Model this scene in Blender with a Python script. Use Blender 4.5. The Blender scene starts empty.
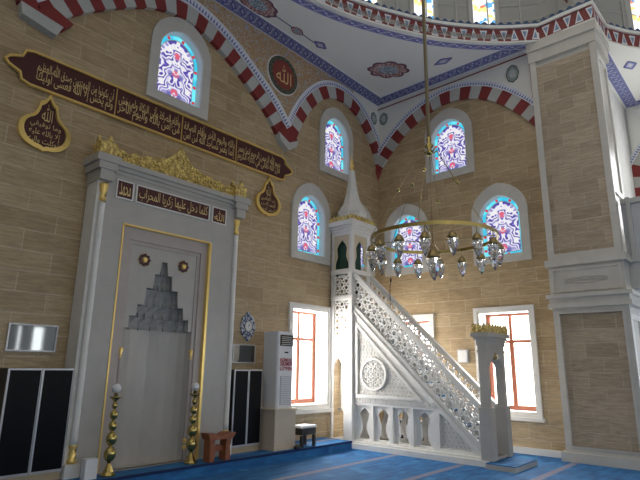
import bpy, bmesh, math, random
from mathutils import Vector, Matrix
from mathutils.geometry import delaunay_2d_cdt
random.seed(7)
S = bpy.context.scene
COL = S.collection
pi = math.pi

# ------------------------------------------------------------------ materials
MAT = {}
class N:
    """tiny node helper"""
    def __init__(s, name):
        s.m = bpy.data.materials.new(name); s.m.use_nodes = True
        s.t = s.m.node_tree; s.b = s.t.nodes['Principled BSDF']
        s.uv = s.t.nodes.new('ShaderNodeTexCoord').outputs['UV']
        MAT[name] = s.m
    def n(s, kind, ins=None, **kw):
        nd = s.t.nodes.new('ShaderNode' + kind)
        for k, v in kw.items(): setattr(nd, k, v)
        for k, v in (ins or {}).items():
            if hasattr(v, 'is_linked') or isinstance(v, bpy.types.NodeSocket): s.t.links.new(v, nd.inputs[k])
            else: nd.inputs[k].default_value = v
        return nd
    def math(s, op, a, b=0.0, c=0.0):
        return s.n('Math', {0: a, 1: b, 2: c}, operation=op).outputs[0]
    def mix(s, f, a, b, mode='MIX'):
        nd = s.t.nodes.new('ShaderNodeMix'); nd.data_type = 'RGBA'; nd.blend_type = mode
        for i, v in ((0, f), (6, a), (7, b)):
            if isinstance(v, bpy.types.NodeSocket): s.t.links.new(v, nd.inputs[i])
            else: nd.inputs[i].default_value = v
        return nd.outputs[2]
    def map(s, scale, loc=(0, 0, 0), src=None):
        return s.n('Mapping', {'Vector': src or s.uv, 'Scale': scale, 'Location': loc}).outputs[0]
    def noise(s, scale, vec=None, detail=3, rough=.55, dist=0):
        return s.n('TexNoise', {'Vector': vec or s.uv, 'Scale': scale, 'Detail': detail, 'Roughness': rough, 'Distortion': dist}).outputs['Fac']
    def ramp(s, f, stops, interp='LINEAR'):
        r = s.n('ValToRGB', {'Fac': f}); r.color_ramp.interpolation = interp
        e = r.color_ramp.elements
        while len(e) < len(stops): e.new(.5)
        for k, (p, c) in enumerate(stops): e[k].position = p; e[k].color = c
        return r.outputs[0]
    def sep(s, v=None):
        o = s.n('SeparateXYZ', {0: v or s.uv}).outputs; return o[0], o[1]
    def bump(s, h, strength=.3, dist=.01):
        o = s.n('Bump', {'Height': h, 'Strength': strength, 'Distance': dist}).outputs[0]
        s.t.links.new(o, s.b.inputs['Normal'])
    def set(s, col=None, rough=None, metal=None, emis=None, es=None, spec=None):
        for k, v in (('Base Color', col), ('Roughness', rough), ('Metallic', metal), ('Emission Color', emis), ('Emission Strength', es), ('Specular IOR Level', spec)):
            if v is None: continue
            if isinstance(v, bpy.types.NodeSocket): s.t.links.new(v, s.b.inputs[k])
            else: s.b.inputs[k].default_value = v
        return s.m
def rgb(r, g, b): return (r, g, b, 1)
def plain(name, col, rough=.5, metal=0, var=.08, sc=30):
    n = N(name); f = n.noise(sc)
    c = n.mix(n.math('MULTIPLY', f, 1.0), rgb(*[x * (1 - var) for x in col]), rgb(*[min(1, x * (1 + var)) for x in col]))
    return n.set(c, rough, metal)

def stone(name, c1, c2, mort, warm=1.0, bw=.80, rh=.28):
    n = N(name)
    br = n.n('TexBrick', {'Vector': n.uv, 'Color1': rgb(*c1), 'Color2': rgb(*c2), 'Mortar': rgb(*mort), 'Scale': 1.0, 'Mortar Size': .009,
                          'Mortar Smooth': .3, 'Bias': 0.0, 'Brick Width': bw, 'Row Height': rh}, offset=.5, squash=1.0)
    grain = n.noise(6, n.map((.6, 5, 1)), 6, .65, .6)
    fine = n.noise(30, n.map((.5, 3, 1)), 4, .6)
    c = n.mix(.55, br.outputs[0], n.ramp(grain, [(.34, rgb(.42, .37, .30)), (.62, rgb(1.0, .97, .9))]), 'MULTIPLY')
    c = n.mix(.35, c, n.ramp(fine, [(.35, rgb(.7, .66, .6)), (.65, rgb(1, 1, 1))]), 'MULTIPLY')
    n.set(c, .38)
    n.bump(br.outputs['Fac'], -.4, .006) if False else n.bump(n.math('SUBTRACT', 1.0, br.outputs['Fac']), .35, .006)
    return n.m
stone('sandstone', (.61, .475, .295), (.49, .365, .215), (.67, .56, .39))
stone('sandstone_pier', (.60, .50, .38), (.44, .36, .26), (.60, .52, .42), bw=.55, rh=.26)

def marble(name, c, var=.1, rough=.3, carve=0, cs=60):
    n = N(name)
    f = n.noise(3.5, None, 6, .6, .8)
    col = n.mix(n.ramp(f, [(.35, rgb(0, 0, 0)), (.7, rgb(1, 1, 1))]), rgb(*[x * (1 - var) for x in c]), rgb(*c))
    if carve:
        v = n.n('TexVoronoi', {'Vector': n.uv, 'Scale': cs}, feature='DISTANCE_TO_EDGE').outputs['Distance']
        h = n.math('GREATER_THAN', v, .12)
        w = n.n('TexVoronoi', {'Vector': n.uv, 'Scale': cs * .45}, feature='F1').outputs['Distance']
        hh = n.math('ADD', h, n.math('MULTIPLY', n.math('SINE', n.math('MULTIPLY', w, 18.0)), .5))
        n.bump(hh, carve, .02)
    n.set(col, rough)
    return n.m
marble('marble', (.84, .82, .77))
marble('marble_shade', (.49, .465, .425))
marble('marble_window', (.64, .61, .55))
marble('marble_pink', (.48, .42, .385))
marble('marble_grey', (.55, .55, .53))
marble('marble_carved', (.76, .74, .70), carve=.7, cs=16)
marble('marble_carved_fine', (.70, .68, .64), carve=.6, cs=30)
marble('muqarnas_marble_shade', (.36, .36, .34), var=.2, carve=.15, cs=20)  # hood marble darkened in colour to stand for shade between the tiers
plain('plaster', (.86, .855, .80), .6, 0, .02, 2)
plain('plaster_warm', (.74, .74, .72), .6, 0, .03, 2)

def metal(name, c, rough, m=.85, carve=0, cs=60):
    n = N(name); n.set(rgb(*c), rough, m)
    if carve:
        v = n.n('TexVoronoi', {'Vector': n.uv, 'Scale': cs}, feature='SMOOTH_F1').outputs['Distance']
        n.bump(v, carve, .03)
        c2 = n.ramp(v, [(.15, rgb(*[min(1, x * 1.15) for x in c])), (.6, rgb(*[x * .5 for x in c]))])
        n.set(c2)
    return n.m
metal('gold', (.95, .68, .22), .3, .6)
metal('gold_carved', (1.0, .70, .24), .38, .35, .6, 24)
metal('brass', (.50, .39, .14), .2, .95)
metal('dark_brass', (.36, .27, .12), .35, .9)
metal('lettering_gold', (.88, .66, .30), .4, .35)
metal('aluminium', (.55, .55, .55), .35, .7)
n = N('disc_border'); n.set(n.mix(n.math('GREATER_THAN', n.noise(16), .57), rgb(.03, .045, .03), rgb(.34, .31, .20)), .5)
plain('maroon', (.075, .018, .018), .4)
plain('disc_red', (.26, .045, .03), .5)
plain('block_red', (.24, .028, .026), .6, 0, .3, 20)
plain('block_white', (.50, .50, .47), .6, 0, .12, 12)
plain('cornice_grey', (.60, .60, .58), .5)
plain('black_door', (.004, .004, .005), .3); MAT['black_door'].node_tree.nodes['Principled BSDF'].inputs['Specular IOR Level'].default_value = .15
plain('window_wood', (.34, .10, .05), .4, 0, .2, 14)
plain('stool_wood', (.30, .09, .03), .45, 0, .3, 14)
plain('dark_wood', (.03, .025, .022), .5)
plain('white_plastic', (.80, .80, .80), .35)
plain('grey_plastic', (.55, .56, .58), .4)
plain('screen_dark', (.02, .022, .025), .12)
plain('tan_board', (.52, .42, .27), .55, 0, .15, 8)
plain('green_cloth', (.02, .07, .045), .7, 0, .4, 25)
plain('cream_panel', (.66, .56, .38), .5)
plain('red_ink', (.42, .0, .03), .6)
plain('rod_tan', (.36, .27, .14), .5)
plain('tan_box', (.60, .50, .38), .5)
plain('drum_plaster', (.42, .42, .40), .7)
plain('white_cloth', (.85, .85, .85), .7)
n = N('mirror_glass'); n.set(rgb(.22, .23, .23), .04, 1.0)
n = N('crystal'); n.set(rgb(1, 1, 1), .02); n.b.inputs['Transmission Weight'].default_value = .9; n.b.inputs['IOR'].default_value = 1.4; n.b.inputs['Coat Weight'].default_value = 1.0; n.b.inputs['IOR'].default_value = 1.5
n = N('window_pane'); n.set(rgb(1, 1, 1), .0); n.b.inputs['Transmission Weight'].default_value = 1.0; n.b.inputs['IOR'].default_value = 1.02

# carpet: blue with thin pinkish row lines running along the qibla wall and a faint arch pattern
n = N('carpet')
x, y = n.sep()
row = n.math('FRACT', n.math('DIVIDE', n.math('SUBTRACT', y, 4.38), 1.36))
line = n.math('LESS_THAN', row, .09)
pat = n.n('TexVoronoi', {'Vector': n.map((1.2, 1.2, 1)), 'Scale': 1.6}, feature='SMOOTH_F1').outputs['Distance']
base = n.mix(n.ramp(n.noise(2.5, n.map((1, 3, 1)), 5), [(.35, rgb(0, 0, 0)), (.65, rgb(1, 1, 1))]), rgb(.012, .10, .29), rgb(.028, .20, .47))
base = n.mix(n.ramp(pat, [(.12, rgb(1, 1, 1)), (.2, rgb(0, 0, 0))]), base, rgb(.05, .25, .50))
c = n.mix(line, base, rgb(.22, .23, .32))
n.set(c, .85); n.bump(n.noise(200), .3, .004)
n = N('carpet_edge_shade'); n.set(rgb(.008, .025, .10), .9)

# painted bands; u = metres along, v = 0..1 across
def band(name, ground, motif, motif2, freq, edge=rgb(.85, .86, .88)):
    n = N(name); u, v = n.sep()
    fu = n.math('MULTIPLY', u, freq)
    tri = n.math('ABSOLUTE', n.math('SUBTRACT', n.math('FRACT', fu), .5))      # 0..0.5
    vv = n.math('ABSOLUTE', n.math('SUBTRACT', v, .5))
    d = n.math('ADD', tri, n.math('MULTIPLY', vv, .9))
    inner = n.math('LESS_THAN', d, .30)
    core = n.math('LESS_THAN', d, .17)
    w = n.math('ADD', n.math('MULTIPLY', n.math('SINE', n.math('MULTIPLY', fu, pi * 2)), .22), .5)
    wave = n.math('LESS_THAN', n.math('ABSOLUTE', n.math('SUBTRACT', v, w)), .07)
    c = n.mix(wave, ground, motif2)
    c = n.mix(inner, c, motif); c = n.mix(core, c, motif2)
    rim = n.math('GREATER_THAN', vv, .43)
    c = n.mix(rim, c, edge)
    return n.set(c, .6)
band('band_blue', rgb(.20, .21, .40), rgb(.06, .07, .33), rgb(.42, .44, .60), 4.2)
band('band_purple', rgb(.25, .25, .50), rgb(.10, .09, .42), rgb(.60, .62, .75), 3.2)
n = N('band_red'); u, v = n.sep()
fu = n.math('MULTIPLY', u, 4.5)
par = n.math('FRACT', n.math('MULTIPLY', n.math('FLOOR', fu), .5))
flip = n.math('GREATER_THAN', par, .25)
v2 = n.mix(flip, v, n.math('SUBTRACT', 1.0, v))
t = n.math('ABSOLUTE', n.math('SUBTRACT', n.math('FRACT', fu), .5))
d = n.math('ADD', n.math('MULTIPLY', t, 2.0), n.math('MULTIPLY', v2, .85))
m1 = n.math('MULTIPLY', n.math('LESS_THAN', d, .85), n.math('GREATER_THAN', v2, .12))
m2 = n.math('MULTIPLY', n.math('LESS_THAN', d, .62), n.math('GREATER_THAN', v2, .24))
sp = n.math('GREATER_THAN', n.noise(40), .58)
c = n.mix(sp, rgb(.20, .03, .03), rgb(.45, .16, .13))
c = n.mix(m1, c, rgb(.80, .82, .86)); c = n.mix(m2, c, rgb(.22, .32, .48))
n.set(c, .6)
n = N('fringe'); u, v = n.sep()
t = n.math('ABSOLUTE', n.math('SUBTRACT', n.math('FRACT', n.math('MULTIPLY', u, 14.0)), .5))
tooth = n.math('LESS_THAN', n.math('ADD', n.math('MULTIPLY', t, 1.3), n.math('MULTIPLY', v, .8)), .62)
c = n.mix(tooth, rgb(.74, .76, .82), rgb(.16, .20, .42))
c = n.mix(n.math('LESS_THAN', v, .14), c, rgb(.76, .78, .82))
n.set(c, .6)
n = N('mosaic')
vo = n.n('TexVoronoi', {'Vector': n.uv, 'Scale': 9.0}, feature='SMOOTH_F1').outputs['Distance']
vn = n.noise(14, None, 4, .6, 2.5)
c = n.mix(n.ramp(vn, [(.5, rgb(0, 0, 0)), (.55, rgb(1, 1, 1))]), rgb(.46, .27, .12), rgb(.56, .50, .40))
c = n.mix(n.math('LESS_THAN', vo, .22), c, rgb(.40, .43, .50))
n.set(c, .6)
# ceiling medallion paint: uses radial uv (u,v centred on 0, radius 1)
def medal(name, rim, mid, core, spk):
    n = N(name)
    r = n.n('VectorMath', {0: n.uv}, operation='LENGTH').outputs['Value']
    sp = n.math('GREATER_THAN', n.noise(7, None, 3, .6, 1.5), .53)
    c = n.mix(sp, mid, spk)
    c = n.mix(n.math('LESS_THAN', r, .5), c, n.mix(n.math('GREATER_THAN', n.noise(9), .52), core, rgb(.62, .64, .66)))
    c = n.mix(n.math('GREATER_THAN', r, .86), c, rim)
    return n.set(c, .6)
medal('medallion_red', rgb(.16, .07, .10), rgb(.34, .12, .10), rgb(.16, .26, .33), rgb(.70, .62, .60))
medal('medallion_blue', rgb(.05, .05, .22), rgb(.15, .16, .45), rgb(.62, .62, .66), rgb(.35, .38, .60))
medal('medallion_green', rgb(.08, .12, .10), rgb(.18, .24, .22), rgb(.45, .50, .48), rgb(.55, .58, .56))
medal('medallion_rim', rgb(.70, .68, .62), rgb(.035, .05, .04), rgb(.035, .05, .04), rgb(.38, .34, .22))

# stained glass: window-local uv (u centred in metres, v up in metres)
n = N('stained_glass'); u, v = n.sep()
au = n.math('ABSOLUTE', u)
vec = n.n('CombineXYZ', {0: au, 1: v, 2: 0.0}).outputs[0]
w1 = n.n('TexWave', {'Vector': vec, 'Scale': 3.4, 'Distortion': 16.0, 'Detail': 1.0, 'Detail Scale': 1.5}, bands_direction='DIAGONAL').outputs['Fac']
n1 = n.noise(5.0, vec, 2)
line = n.ramp(w1, [(.24, rgb(.07, .04, .38)), (.40, rgb(.22, .15, .78)), (.50, rgb(.88, .86, 1.0)), (.9, rgb(1, .98, 1))])
c = n.mix(n.ramp(n1, [(.40, rgb(1, 1, 1)), (.5, rgb(0, 0, 0))]), line, n.mix(.55, line, rgb(.62, .60, .95)))
ctr = n.math('ADD', n.math('POWER', n.math('MULTIPLY', u, 7.5), 2.0), n.math('POWER', n.math('SINE', n.math('MULTIPLY', v, 8.5)), 2.0))
fl = n.math('MULTIPLY', n.math('LESS_THAN', ctr, .30), n.math('GREATER_THAN', n.noise(16, vec), .45))
c = n.mix(fl, c, rgb(.85, .12, .22))
n.set(rgb(.1, .1, .1), .25, emis=c, es=.85)
n = N('glass_cyan'); c = n.mix(n.ramp(n.noise(3), [(.45, rgb(0, 0, 0)), (.6, rgb(1, 1, 1))]), rgb(.03, .50, .72), rgb(.15, .80, .95)); n.set(rgb(.1, .1, .1), .25, emis=c, es=1.1)
n = N('glass_red'); n.set(rgb(.1, .01, .01), .25, emis=rgb(.75, .05, .07), es=.8)
n = N('dome_glass')
vo = n.n('TexVoronoi', {'Vector': n.uv, 'Scale': 9.0}, feature='F1')
c = n.ramp(n.n('SeparateColor', {0: vo.outputs['Color']}).outputs[0], [(0, rgb(.10, .40, .75)), (.18, rgb(.95, .75, .25)), (.30, rgb(1, 1, 1)), (.72, rgb(.8, .92, 1)), (.88, rgb(.8, .22, .12))], 'CONSTANT')
n.set(rgb(.1, .1, .1), .3, emis=c, es=1.3)
n = N('clock_tile'); vo = n.n('TexVoronoi', {'Vector': n.uv, 'Scale': 22.0}).outputs['Distance']
n.set(n.mix(n.math('LESS_THAN', vo, .52), rgb(.55, .58, .62), rgb(.02, .05, .16)), .3)

# ------------------------------------------------------------------ mesh builder
class MB:
    def __init__(s): s.v = []; s.f = []; s.m = []; s.uv = []; s.mats = []; s.smooth = []
    def mi(s, mat):
        if mat not in s.mats: s.mats.append(mat)
        return s.mats.index(mat)
    def add(s, vs, fs, mat, uvs=None, smooth=False):
        b = len(s.v); s.v += [tuple(p) for p in vs]; k = s.mi(mat)
        for i, f in enumerate(fs):
            s.f.append([b + j for j in f]); s.m.append(k); s.smooth.append(smooth)
            s.uv.append([uvs[j] for j in f] if uvs else None)
        return s
    def box(s, x0, x1, y0, y1, z0, z1, mat):
        v = [(x, y, z) for x in (x0, x1) for y in (y0, y1) for z in (z0, z1)]
        f = [(0, 1, 3, 2), (4, 6, 7, 5), (0, 4, 5, 1), (2, 3, 7, 6), (0, 2, 6, 4), (1, 5, 7, 3)]
        return s.add(v, f, mat)
    def extr(s, pts, d, mat, tri=None, side_mat=None, holes=()):
        """pts: 3D coplanar loop; d: extrusion vector; holes: list of 3D loops"""
        d = Vector(d); P = [Vector(p) for p in pts]
        if not holes:
            n_ = len(P); vs = P + [p + d for p in P]
            if tri is None:
                # triangulate concave via cdt in the dominant plane
                T, VV = cdt([P], d)
            else: T, VV = tri, P
        else:
            T, VV = cdt([P] + [[Vector(q) for q in h] for h in holes], d)
        b = len(VV)
        s.add(VV + [p + d for p in VV], [t for t in T] + [tuple(b + i for i in reversed(t)) for t in T], mat)
        for L in [P] + [[Vector(q) for q in h] for h in holes]:
            k = len(L)
            s.add(L + [p + d for p in L], [(i, (i + 1) % k, k + (i + 1) % k, k + i) for i in range(k)], side_mat or mat)
        return s
    def tube(s, pts, r, mat, seg=8, closed=False, rads=None):
        P = [Vector(p) for p in pts]; k = len(P); vs = []
        up = Vector((0, 0, 1))
        for i, p in enumerate(P):
            a = P[(i - 1) % k] if (closed or i > 0) else p
            b = P[(i + 1) % k] if (closed or i < k - 1) else p
            t = (b - a).normalized()
            q = t.cross(up)
            if q.length < 1e-3: q = t.cross(Vector((1, 0, 0)))
            q.normalize(); w = t.cross(q)
            rr = rads[i] if rads else r
            for j in range(seg):
                an = 2 * pi * j / seg; vs.append(p + q * math.cos(an) * rr + w * math.sin(an) * rr)
        fs = []
        for i in range(k if closed else k - 1):
            for j in range(seg):
                a = i * seg + j; b = i * seg + (j + 1) % seg; c2 = ((i + 1) % k) * seg + (j + 1) % seg; d = ((i + 1) % k) * seg + j
                fs.append((a, b, c2, d))
        if not closed: fs += [tuple(range(seg)), tuple((k - 1) * seg + j for j in reversed(range(seg)))]
        return s.add(vs, fs, mat, smooth=True)
    def lathe(s, c, prof, mat, seg=20, smooth=True, rot=0, sx=1, sy=1):
        vs = []
        for r, z in prof:
            for j in range(seg):
                a = 2 * pi * j / seg + rot; vs.append((c[0] + r * math.cos(a) * sx, c[1] + r * math.sin(a) * sy, c[2] + z))
        fs = []
        for i in range(len(prof) - 1):
            for j in range(seg):
                fs.append((i * seg + j, i * seg + (j + 1) % seg, (i + 1) * seg + (j + 1) % seg, (i + 1) * seg + j))
        fs += [tuple(reversed(range(seg))), tuple((len(prof) - 1) * seg + j for j in range(seg))]
        return s.add(vs, fs, mat, smooth=smooth)
    def ribbon(s, A, B, d, mat, u0=0, closed=False, side=None):
        """strip between polylines A and B, thickness vector d, uv u=metres v=0..1"""
        A = [Vector(p) for p in A]; B = [Vector(p) for p in B]; d = Vector(d); k = len(A)
        us = [u0]
        for i in range(1, k): us.append(us[-1] + ((A[i] - A[i - 1]).length + (B[i] - B[i - 1]).length) / 2)
        vs = A + B; uvs = [(u, 0) for u in us] + [(u, 1) for u in us]
        if d.length < 1e-9:
            return s.add(vs, [(i, i + 1, k + i + 1, k + i) for i in range(k - 1)], mat, uvs)
        vs2 = vs + [p + d for p in vs]; uv2 = uvs + uvs
        fs = []
        for i in range(k - 1):
            fs.append((i, i + 1, k + i + 1, k + i)); o = 2 * k
            fs.append((o + k + i, o + k + i + 1, o + i + 1, o + i))
        s.add(vs2, fs, mat, uv2)
        e = [(i, 2 * k + i, 2 * k + i + 1, i + 1) for i in range(k - 1)] + [(k + i, k + i + 1, 3 * k + i + 1, 3 * k + i) for i in range(k - 1)] + [(0, k, 3 * k, 2 * k), (k - 1, 3 * k - 1, 4 * k - 1, 2 * k - 1)]
        s.add(vs2, [f for f in e], side or mat, [(0, .02)] * len(vs2))
        return s
    def build(s, name, parent=None, **tags):
        me = bpy.data.meshes.new(name)
        P = world_loc(parent)
        if parent is None and s.v:
            xs = [v[0] for v in s.v]; ys = [v[1] for v in s.v]; zs = [v[2] for v in s.v]
            O = Vector(((min(xs) + max(xs)) / 2, (min(ys) + max(ys)) / 2, min(zs)))
        else: O = P
        me.from_pydata([Vector(v) - O for v in s.v], [], s.f)
        for m in s.mats: me.materials.append(MAT[m])
        uvl = me.uv_layers.new(name='UVMap')
        for i, p in enumerate(me.polygons):
            p.material_index = s.m[i]; p.use_smooth = s.smooth[i]
            if s.uv[i]:
                for li, q in zip(p.loop_indices, s.uv[i]): uvl.data[li].uv = q[:2]
            else:
                nn = p.normal; ax = max(range(3), key=lambda a: abs(nn[a]))
                for li, vi in zip(p.loop_indices, p.vertices):
                    co = me.vertices[vi].co + O
                    uvl.data[li].uv = ((co.y, co.z), (co.x, co.z), (co.x, co.y))[ax]
        bm = bmesh.new(); bm.from_mesh(me)
        bmesh.ops.remove_doubles(bm, verts=bm.verts, dist=1e-5)
        bmesh.ops.recalc_face_normals(bm, faces=bm.faces)
        bm.to_mesh(me); bm.free()
        o = bpy.data.objects.new(name, me); COL.objects.link(o)
        if parent is None: o.location = O
        else: o.parent = parent
        for k, v in tags.items(): o[k] = v
        return o
WL = {}
def world_loc(p):
    L = Vector((0, 0, 0))
    while p is not None: L = L + p.location; p = p.parent
    return L
def cdt(loops, d):
    ax = max(range(3), key=lambda a: abs(d[a])); ii = [i for i in range(3) if i != ax]
    V2 = []; F = []; V3 = []
    for L in loops:
        b = len(V2); V2 += [Vector((p[ii[0]], p[ii[1]])) for p in L]; V3 += list(L)
        F.append(list(range(b, b + len(L))))
    def area(idx): return sum(V2[idx[i]].x * V2[idx[(i + 1) % len(idx)]].y - V2[idx[(i + 1) % len(idx)]].x * V2[idx[i]].y for i in range(len(idx)))
    E = []
    for f in F: E += [(f[i], f[(i + 1) % len(f)]) for i in range(len(f))]
    vo, eo, fo, ov, oe, of = delaunay_2d_cdt(V2, E, [], 2 if False else 0, 1e-6)
    def inside(poly, p):
        c_ = False; k = len(poly)
        for i in range(k):
            a, b = poly[i], poly[(i + 1) % k]
            if (a.y > p.y) != (b.y > p.y) and p.x < (b.x - a.x) * (p.y - a.y) / (b.y - a.y) + a.x: c_ = not c_
        return c_
    polys = [[V2[i] for i in f] for f in F]
    out = []
    v3 = []
    for k, v in enumerate(vo):
        if ov[k]: v3.append(V3[ov[k][0]].copy())
        else:
            q = Vector((0, 0, 0)); q[ii[0]] = v.x; q[ii[1]] = v.y; q[ax] = V3[0][ax]; v3.append(q)
    for t in fo:
        c_ = sum((vo[i] for i in t), Vector((0, 0))) / len(t)
        if inside(polys[0], c_) and not any(inside(h, c_) for h in polys[1:]): out.append(tuple(t))
    return out, v3

def empty(name, loc, label, cat, group=None):
    o = bpy.data.objects.new(name, None); COL.objects.link(o); o.location = loc
    o['label'] = label; o['category'] = cat
    if group: o['group'] = group
    return o
def copy_tree(o, parent=None):
    c_ = o.copy(); COL.objects.link(c_); c_.parent = parent
    for ch in list(o.children): copy_tree(ch, c_)
    return c_
# plane mappers: L = qibla wall (a = x), R = right wall (a = y)
def PL(y): return lambda a, z: (a, y, z)
def PR(x): return lambda a, z: (x, a, z)
def PC(z): return lambda a, b: (a, b, z)
def loop(pl, pts): return [pl(*p) for p in pts]

def lattice(mb, pl, d, poly, cell, mat, star=.62, rim=.0, u_dir=(1, 0)):
    """real pierced plate: hexagonal stars clipped to a convex polygon poly (list of 2D points)"""
    bm = bmesh.new(); R = cell / math.sqrt(3)
    xs = [p[0] for p in poly]; ys = [p[1] for p in poly]
    cx, cy = sum(xs) / len(xs), sum(ys) / len(ys)
    ux, uy = Vector(u_dir).normalized()
    ext = max(max(xs) - min(xs), max(ys) - min(ys)) * .9 + cell
    nn = int(ext / cell) + 2; mm = int(ext / (cell * .866)) + 2
    def ins(p, pad):
        k = len(poly)
        sgn = 1 if sum(poly[i][0] * poly[(i + 1) % k][1] - poly[(i + 1) % k][0] * poly[i][1] for i in range(k)) > 0 else -1
        for i in range(k):
            a, b = Vector(poly[i]), Vector(poly[(i + 1) % k]); e = (b - a).normalized()
            if sgn * (e.x * (p[1] - a.y) - e.y * (p[0] - a.x)) < -pad: return False
        return True
    for j in range(-mm, mm):
        for i in range(-nn, nn):
            lx = (i + .5 * (j % 2)) * cell; ly = j * cell * .8660254
            px = cx + lx * ux - ly * uy; py = cy + lx * uy + ly * ux
            if not ins((px, py), R): continue
            out = []; inn = []
            for k in range(12):
                a = pi / 6 * k
                # truncated hex corners -> small triangular holes at junctions
                if k % 2 == 0: ro = cell / 2
                else: ro = R * .80
                ri = cell * (.37 if k % 2 else .24)
                for L_, r_ in ((out, ro), (inn, ri)):
                    qx, qy = r_ * math.cos(a), r_ * math.sin(a)
                    L_.append(bm.verts.new((px + qx * ux - qy * uy, py + qx * uy + qy * ux, 0)))
            for k in range(12):
                k2 = (k + 1) % 12
                bm.faces.new((out[k], out[k2], inn[k2], inn[k]))
    k = len(poly)
    sgn = 1 if sum(poly[i][0] * poly[(i + 1) % k][1] - poly[(i + 1) % k][0] * poly[i][1] for i in range(k)) > 0 else -1
    for i in range(k):
        a, b = Vector(poly[i]), Vector(poly[(i + 1) % k]); e = (b - a).normalized()
        no = Vector((e.y, -e.x, 0)) * sgn
        bmesh.ops.bisect_plane(bm, geom=bm.verts[:] + bm.edges[:] + bm.faces[:], plane_co=(a.x, a.y, 0), plane_no=no, clear_outer=True)
    bmesh.ops.remove_doubles(bm, verts=bm.verts, dist=cell * .01)
    bm.verts.index_update()
    d = Vector(d); V = [Vector(pl(v.co.x, v.co.y)) for v in bm.verts]; n_ = len(V)
    F = [[v.index for v in f.verts] for f in bm.faces]
    vs = V + [p + d for p in V]
    fs = F + [[n_ + i for i in reversed(f)] for f in F]
    for e in bm.edges:
        if len(e.link_faces) == 1:
            a, b = e.verts[0].index, e.verts[1].index; fs.append([a, b, n_ + b, n_ + a])
    bm.free()
    mb.add(vs, fs, mat)

# ------------------------------------------------------------------ Arabic shaping (isolated, final, initial, medial)
AR = {'ا': (0xFE8D, 0xFE8E), 'أ': (0xFE83, 0xFE84), 'إ': (0xFE87, 0xFE88), 'آ': (0xFE81, 0xFE82), 'ب': (0xFE8F,) , 'ت': (0xFE95,), 'ث': (0xFE99,), 'ج': (0xFE9D,), 'ح': (0xFEA1,), 'خ': (0xFEA5,),
      'د': (0xFEA9, 0xFEAA), 'ذ': (0xFEAB, 0xFEAC), 'ر': (0xFEAD, 0xFEAE), 'ز': (0xFEAF, 0xFEB0), 'س': (0xFEB1,), 'ش': (0xFEB5,), 'ص': (0xFEB9,), 'ض': (0xFEBD,), 'ط': (0xFEC1,), 'ظ': (0xFEC5,), 'ء': (0xFE80, 0xFE80), 'ع': (0xFEC9,), 'غ': (0xFECD,),
      'ف': (0xFED1,), 'ق': (0xFED5,), 'ك': (0xFED9,), 'ل': (0xFEDD,), 'م': (0xFEE1,), 'ن': (0xFEE5,), 'ه': (0xFEE9,), 'و': (0xFEED, 0xFEEE), 'ي': (0xFEF1,), 'ى': (0xFEEF, 0xFEF0), 'ة': (0xFE93, 0xFE94)}
def shape_word(w):
    if w == 'الله': return '\uFDF2'
    w = w.replace('لا', 'ﻻ'); out = []; prev = False
    for i, ch in enumerate(w):
        if ch == 'ﻻ': out.append(chr(0xFEFC if prev else 0xFEFB)); prev = False; continue
        f = AR[ch]; dual = len(f) == 1; nxt = i + 1 < len(w)
        b = f[0]
        if dual: code = b + (3 if prev and nxt else 1 if prev else 2 if nxt else 0)
        else: code = f[1] if prev else f[0]
        out.append(chr(code)); prev = dual
    return ''.join(reversed(out))
def shape(t): return ' '.join(shape_word(w) for w in reversed(t.split()))
def text_part(name, s, pl, box, mat, parent, depth=.006, dn=(0, -1, 0), raw=False, thin=-.004, **tags):
    """lettering mesh fitted into box (a0,a1,z0,z1) on mapper pl"""
    a0, a1, z0, z1 = box; mb = MB(); dn = Vector(dn)
    lines = s if isinstance(s, list) else [s]
    h = (z1 - z0) / len(lines)
    for k, tx in enumerate(lines):
        cu = bpy.data.curves.new('lettering_curve', 'FONT'); cu.body = tx if raw else shape(tx); cu.resolution_u = 2
        cu.offset = thin
        ob = bpy.data.objects.new('lettering_curve', cu); COL.objects.link(ob)
        bpy.context.view_layer.update()
        me = ob.to_mesh(); V = [v.co.copy() for v in me.vertices]; F = [tuple(p.vertices) for p in me.polygons]
        ob.to_mesh_clear(); bpy.data.objects.remove(ob); bpy.data.curves.remove(cu)
        if not V: continue
        x0 = min(v.x for v in V); x1 = max(v.x for v in V); y0 = min(v.y for v in V); y1 = max(v.y for v in V)
        zz1 = z1 - k * h; zz0 = zz1 - h
        Q = [Vector(pl(a0 + (v.x - x0) / (x1 - x0) * (a1 - a0), zz0 + (v.y - y0) / (y1 - y0) * (zz1 - zz0))) for v in V]
        mb.add([q + dn * depth for q in Q], F, mat)
    return mb.build(name, parent, **tags)

# ------------------------------------------------------------------ camera
f_px, yaw, pit, rol = 515.5, 0.72632184, 0.24058575, 0.01343
cy, sy, cp, sp, cr, sr = math.cos(yaw), math.sin(yaw), math.cos(pit), math.sin(pit), math.cos(rol), math.sin(rol)
fw = Vector((cy * cp, sy * cp, sp)); rt = Vector((sy, -cy, 0)); up = rt.cross(fw)
r2 = rt * cr + up * sr; u2 = up * cr - rt * sr
cam = bpy.data.cameras.new('camera'); cam.sensor_fit = 'HORIZONTAL'; cam.sensor_width = 36; cam.lens = f_px / 640 * 36
co = bpy.data.objects.new('camera', cam); COL.objects.link(co)
M = Matrix((r2, u2, -fw)).transposed().to_4x4(); M.translation = (0, 0, 1.6); co.matrix_world = M
S.camera = co

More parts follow.
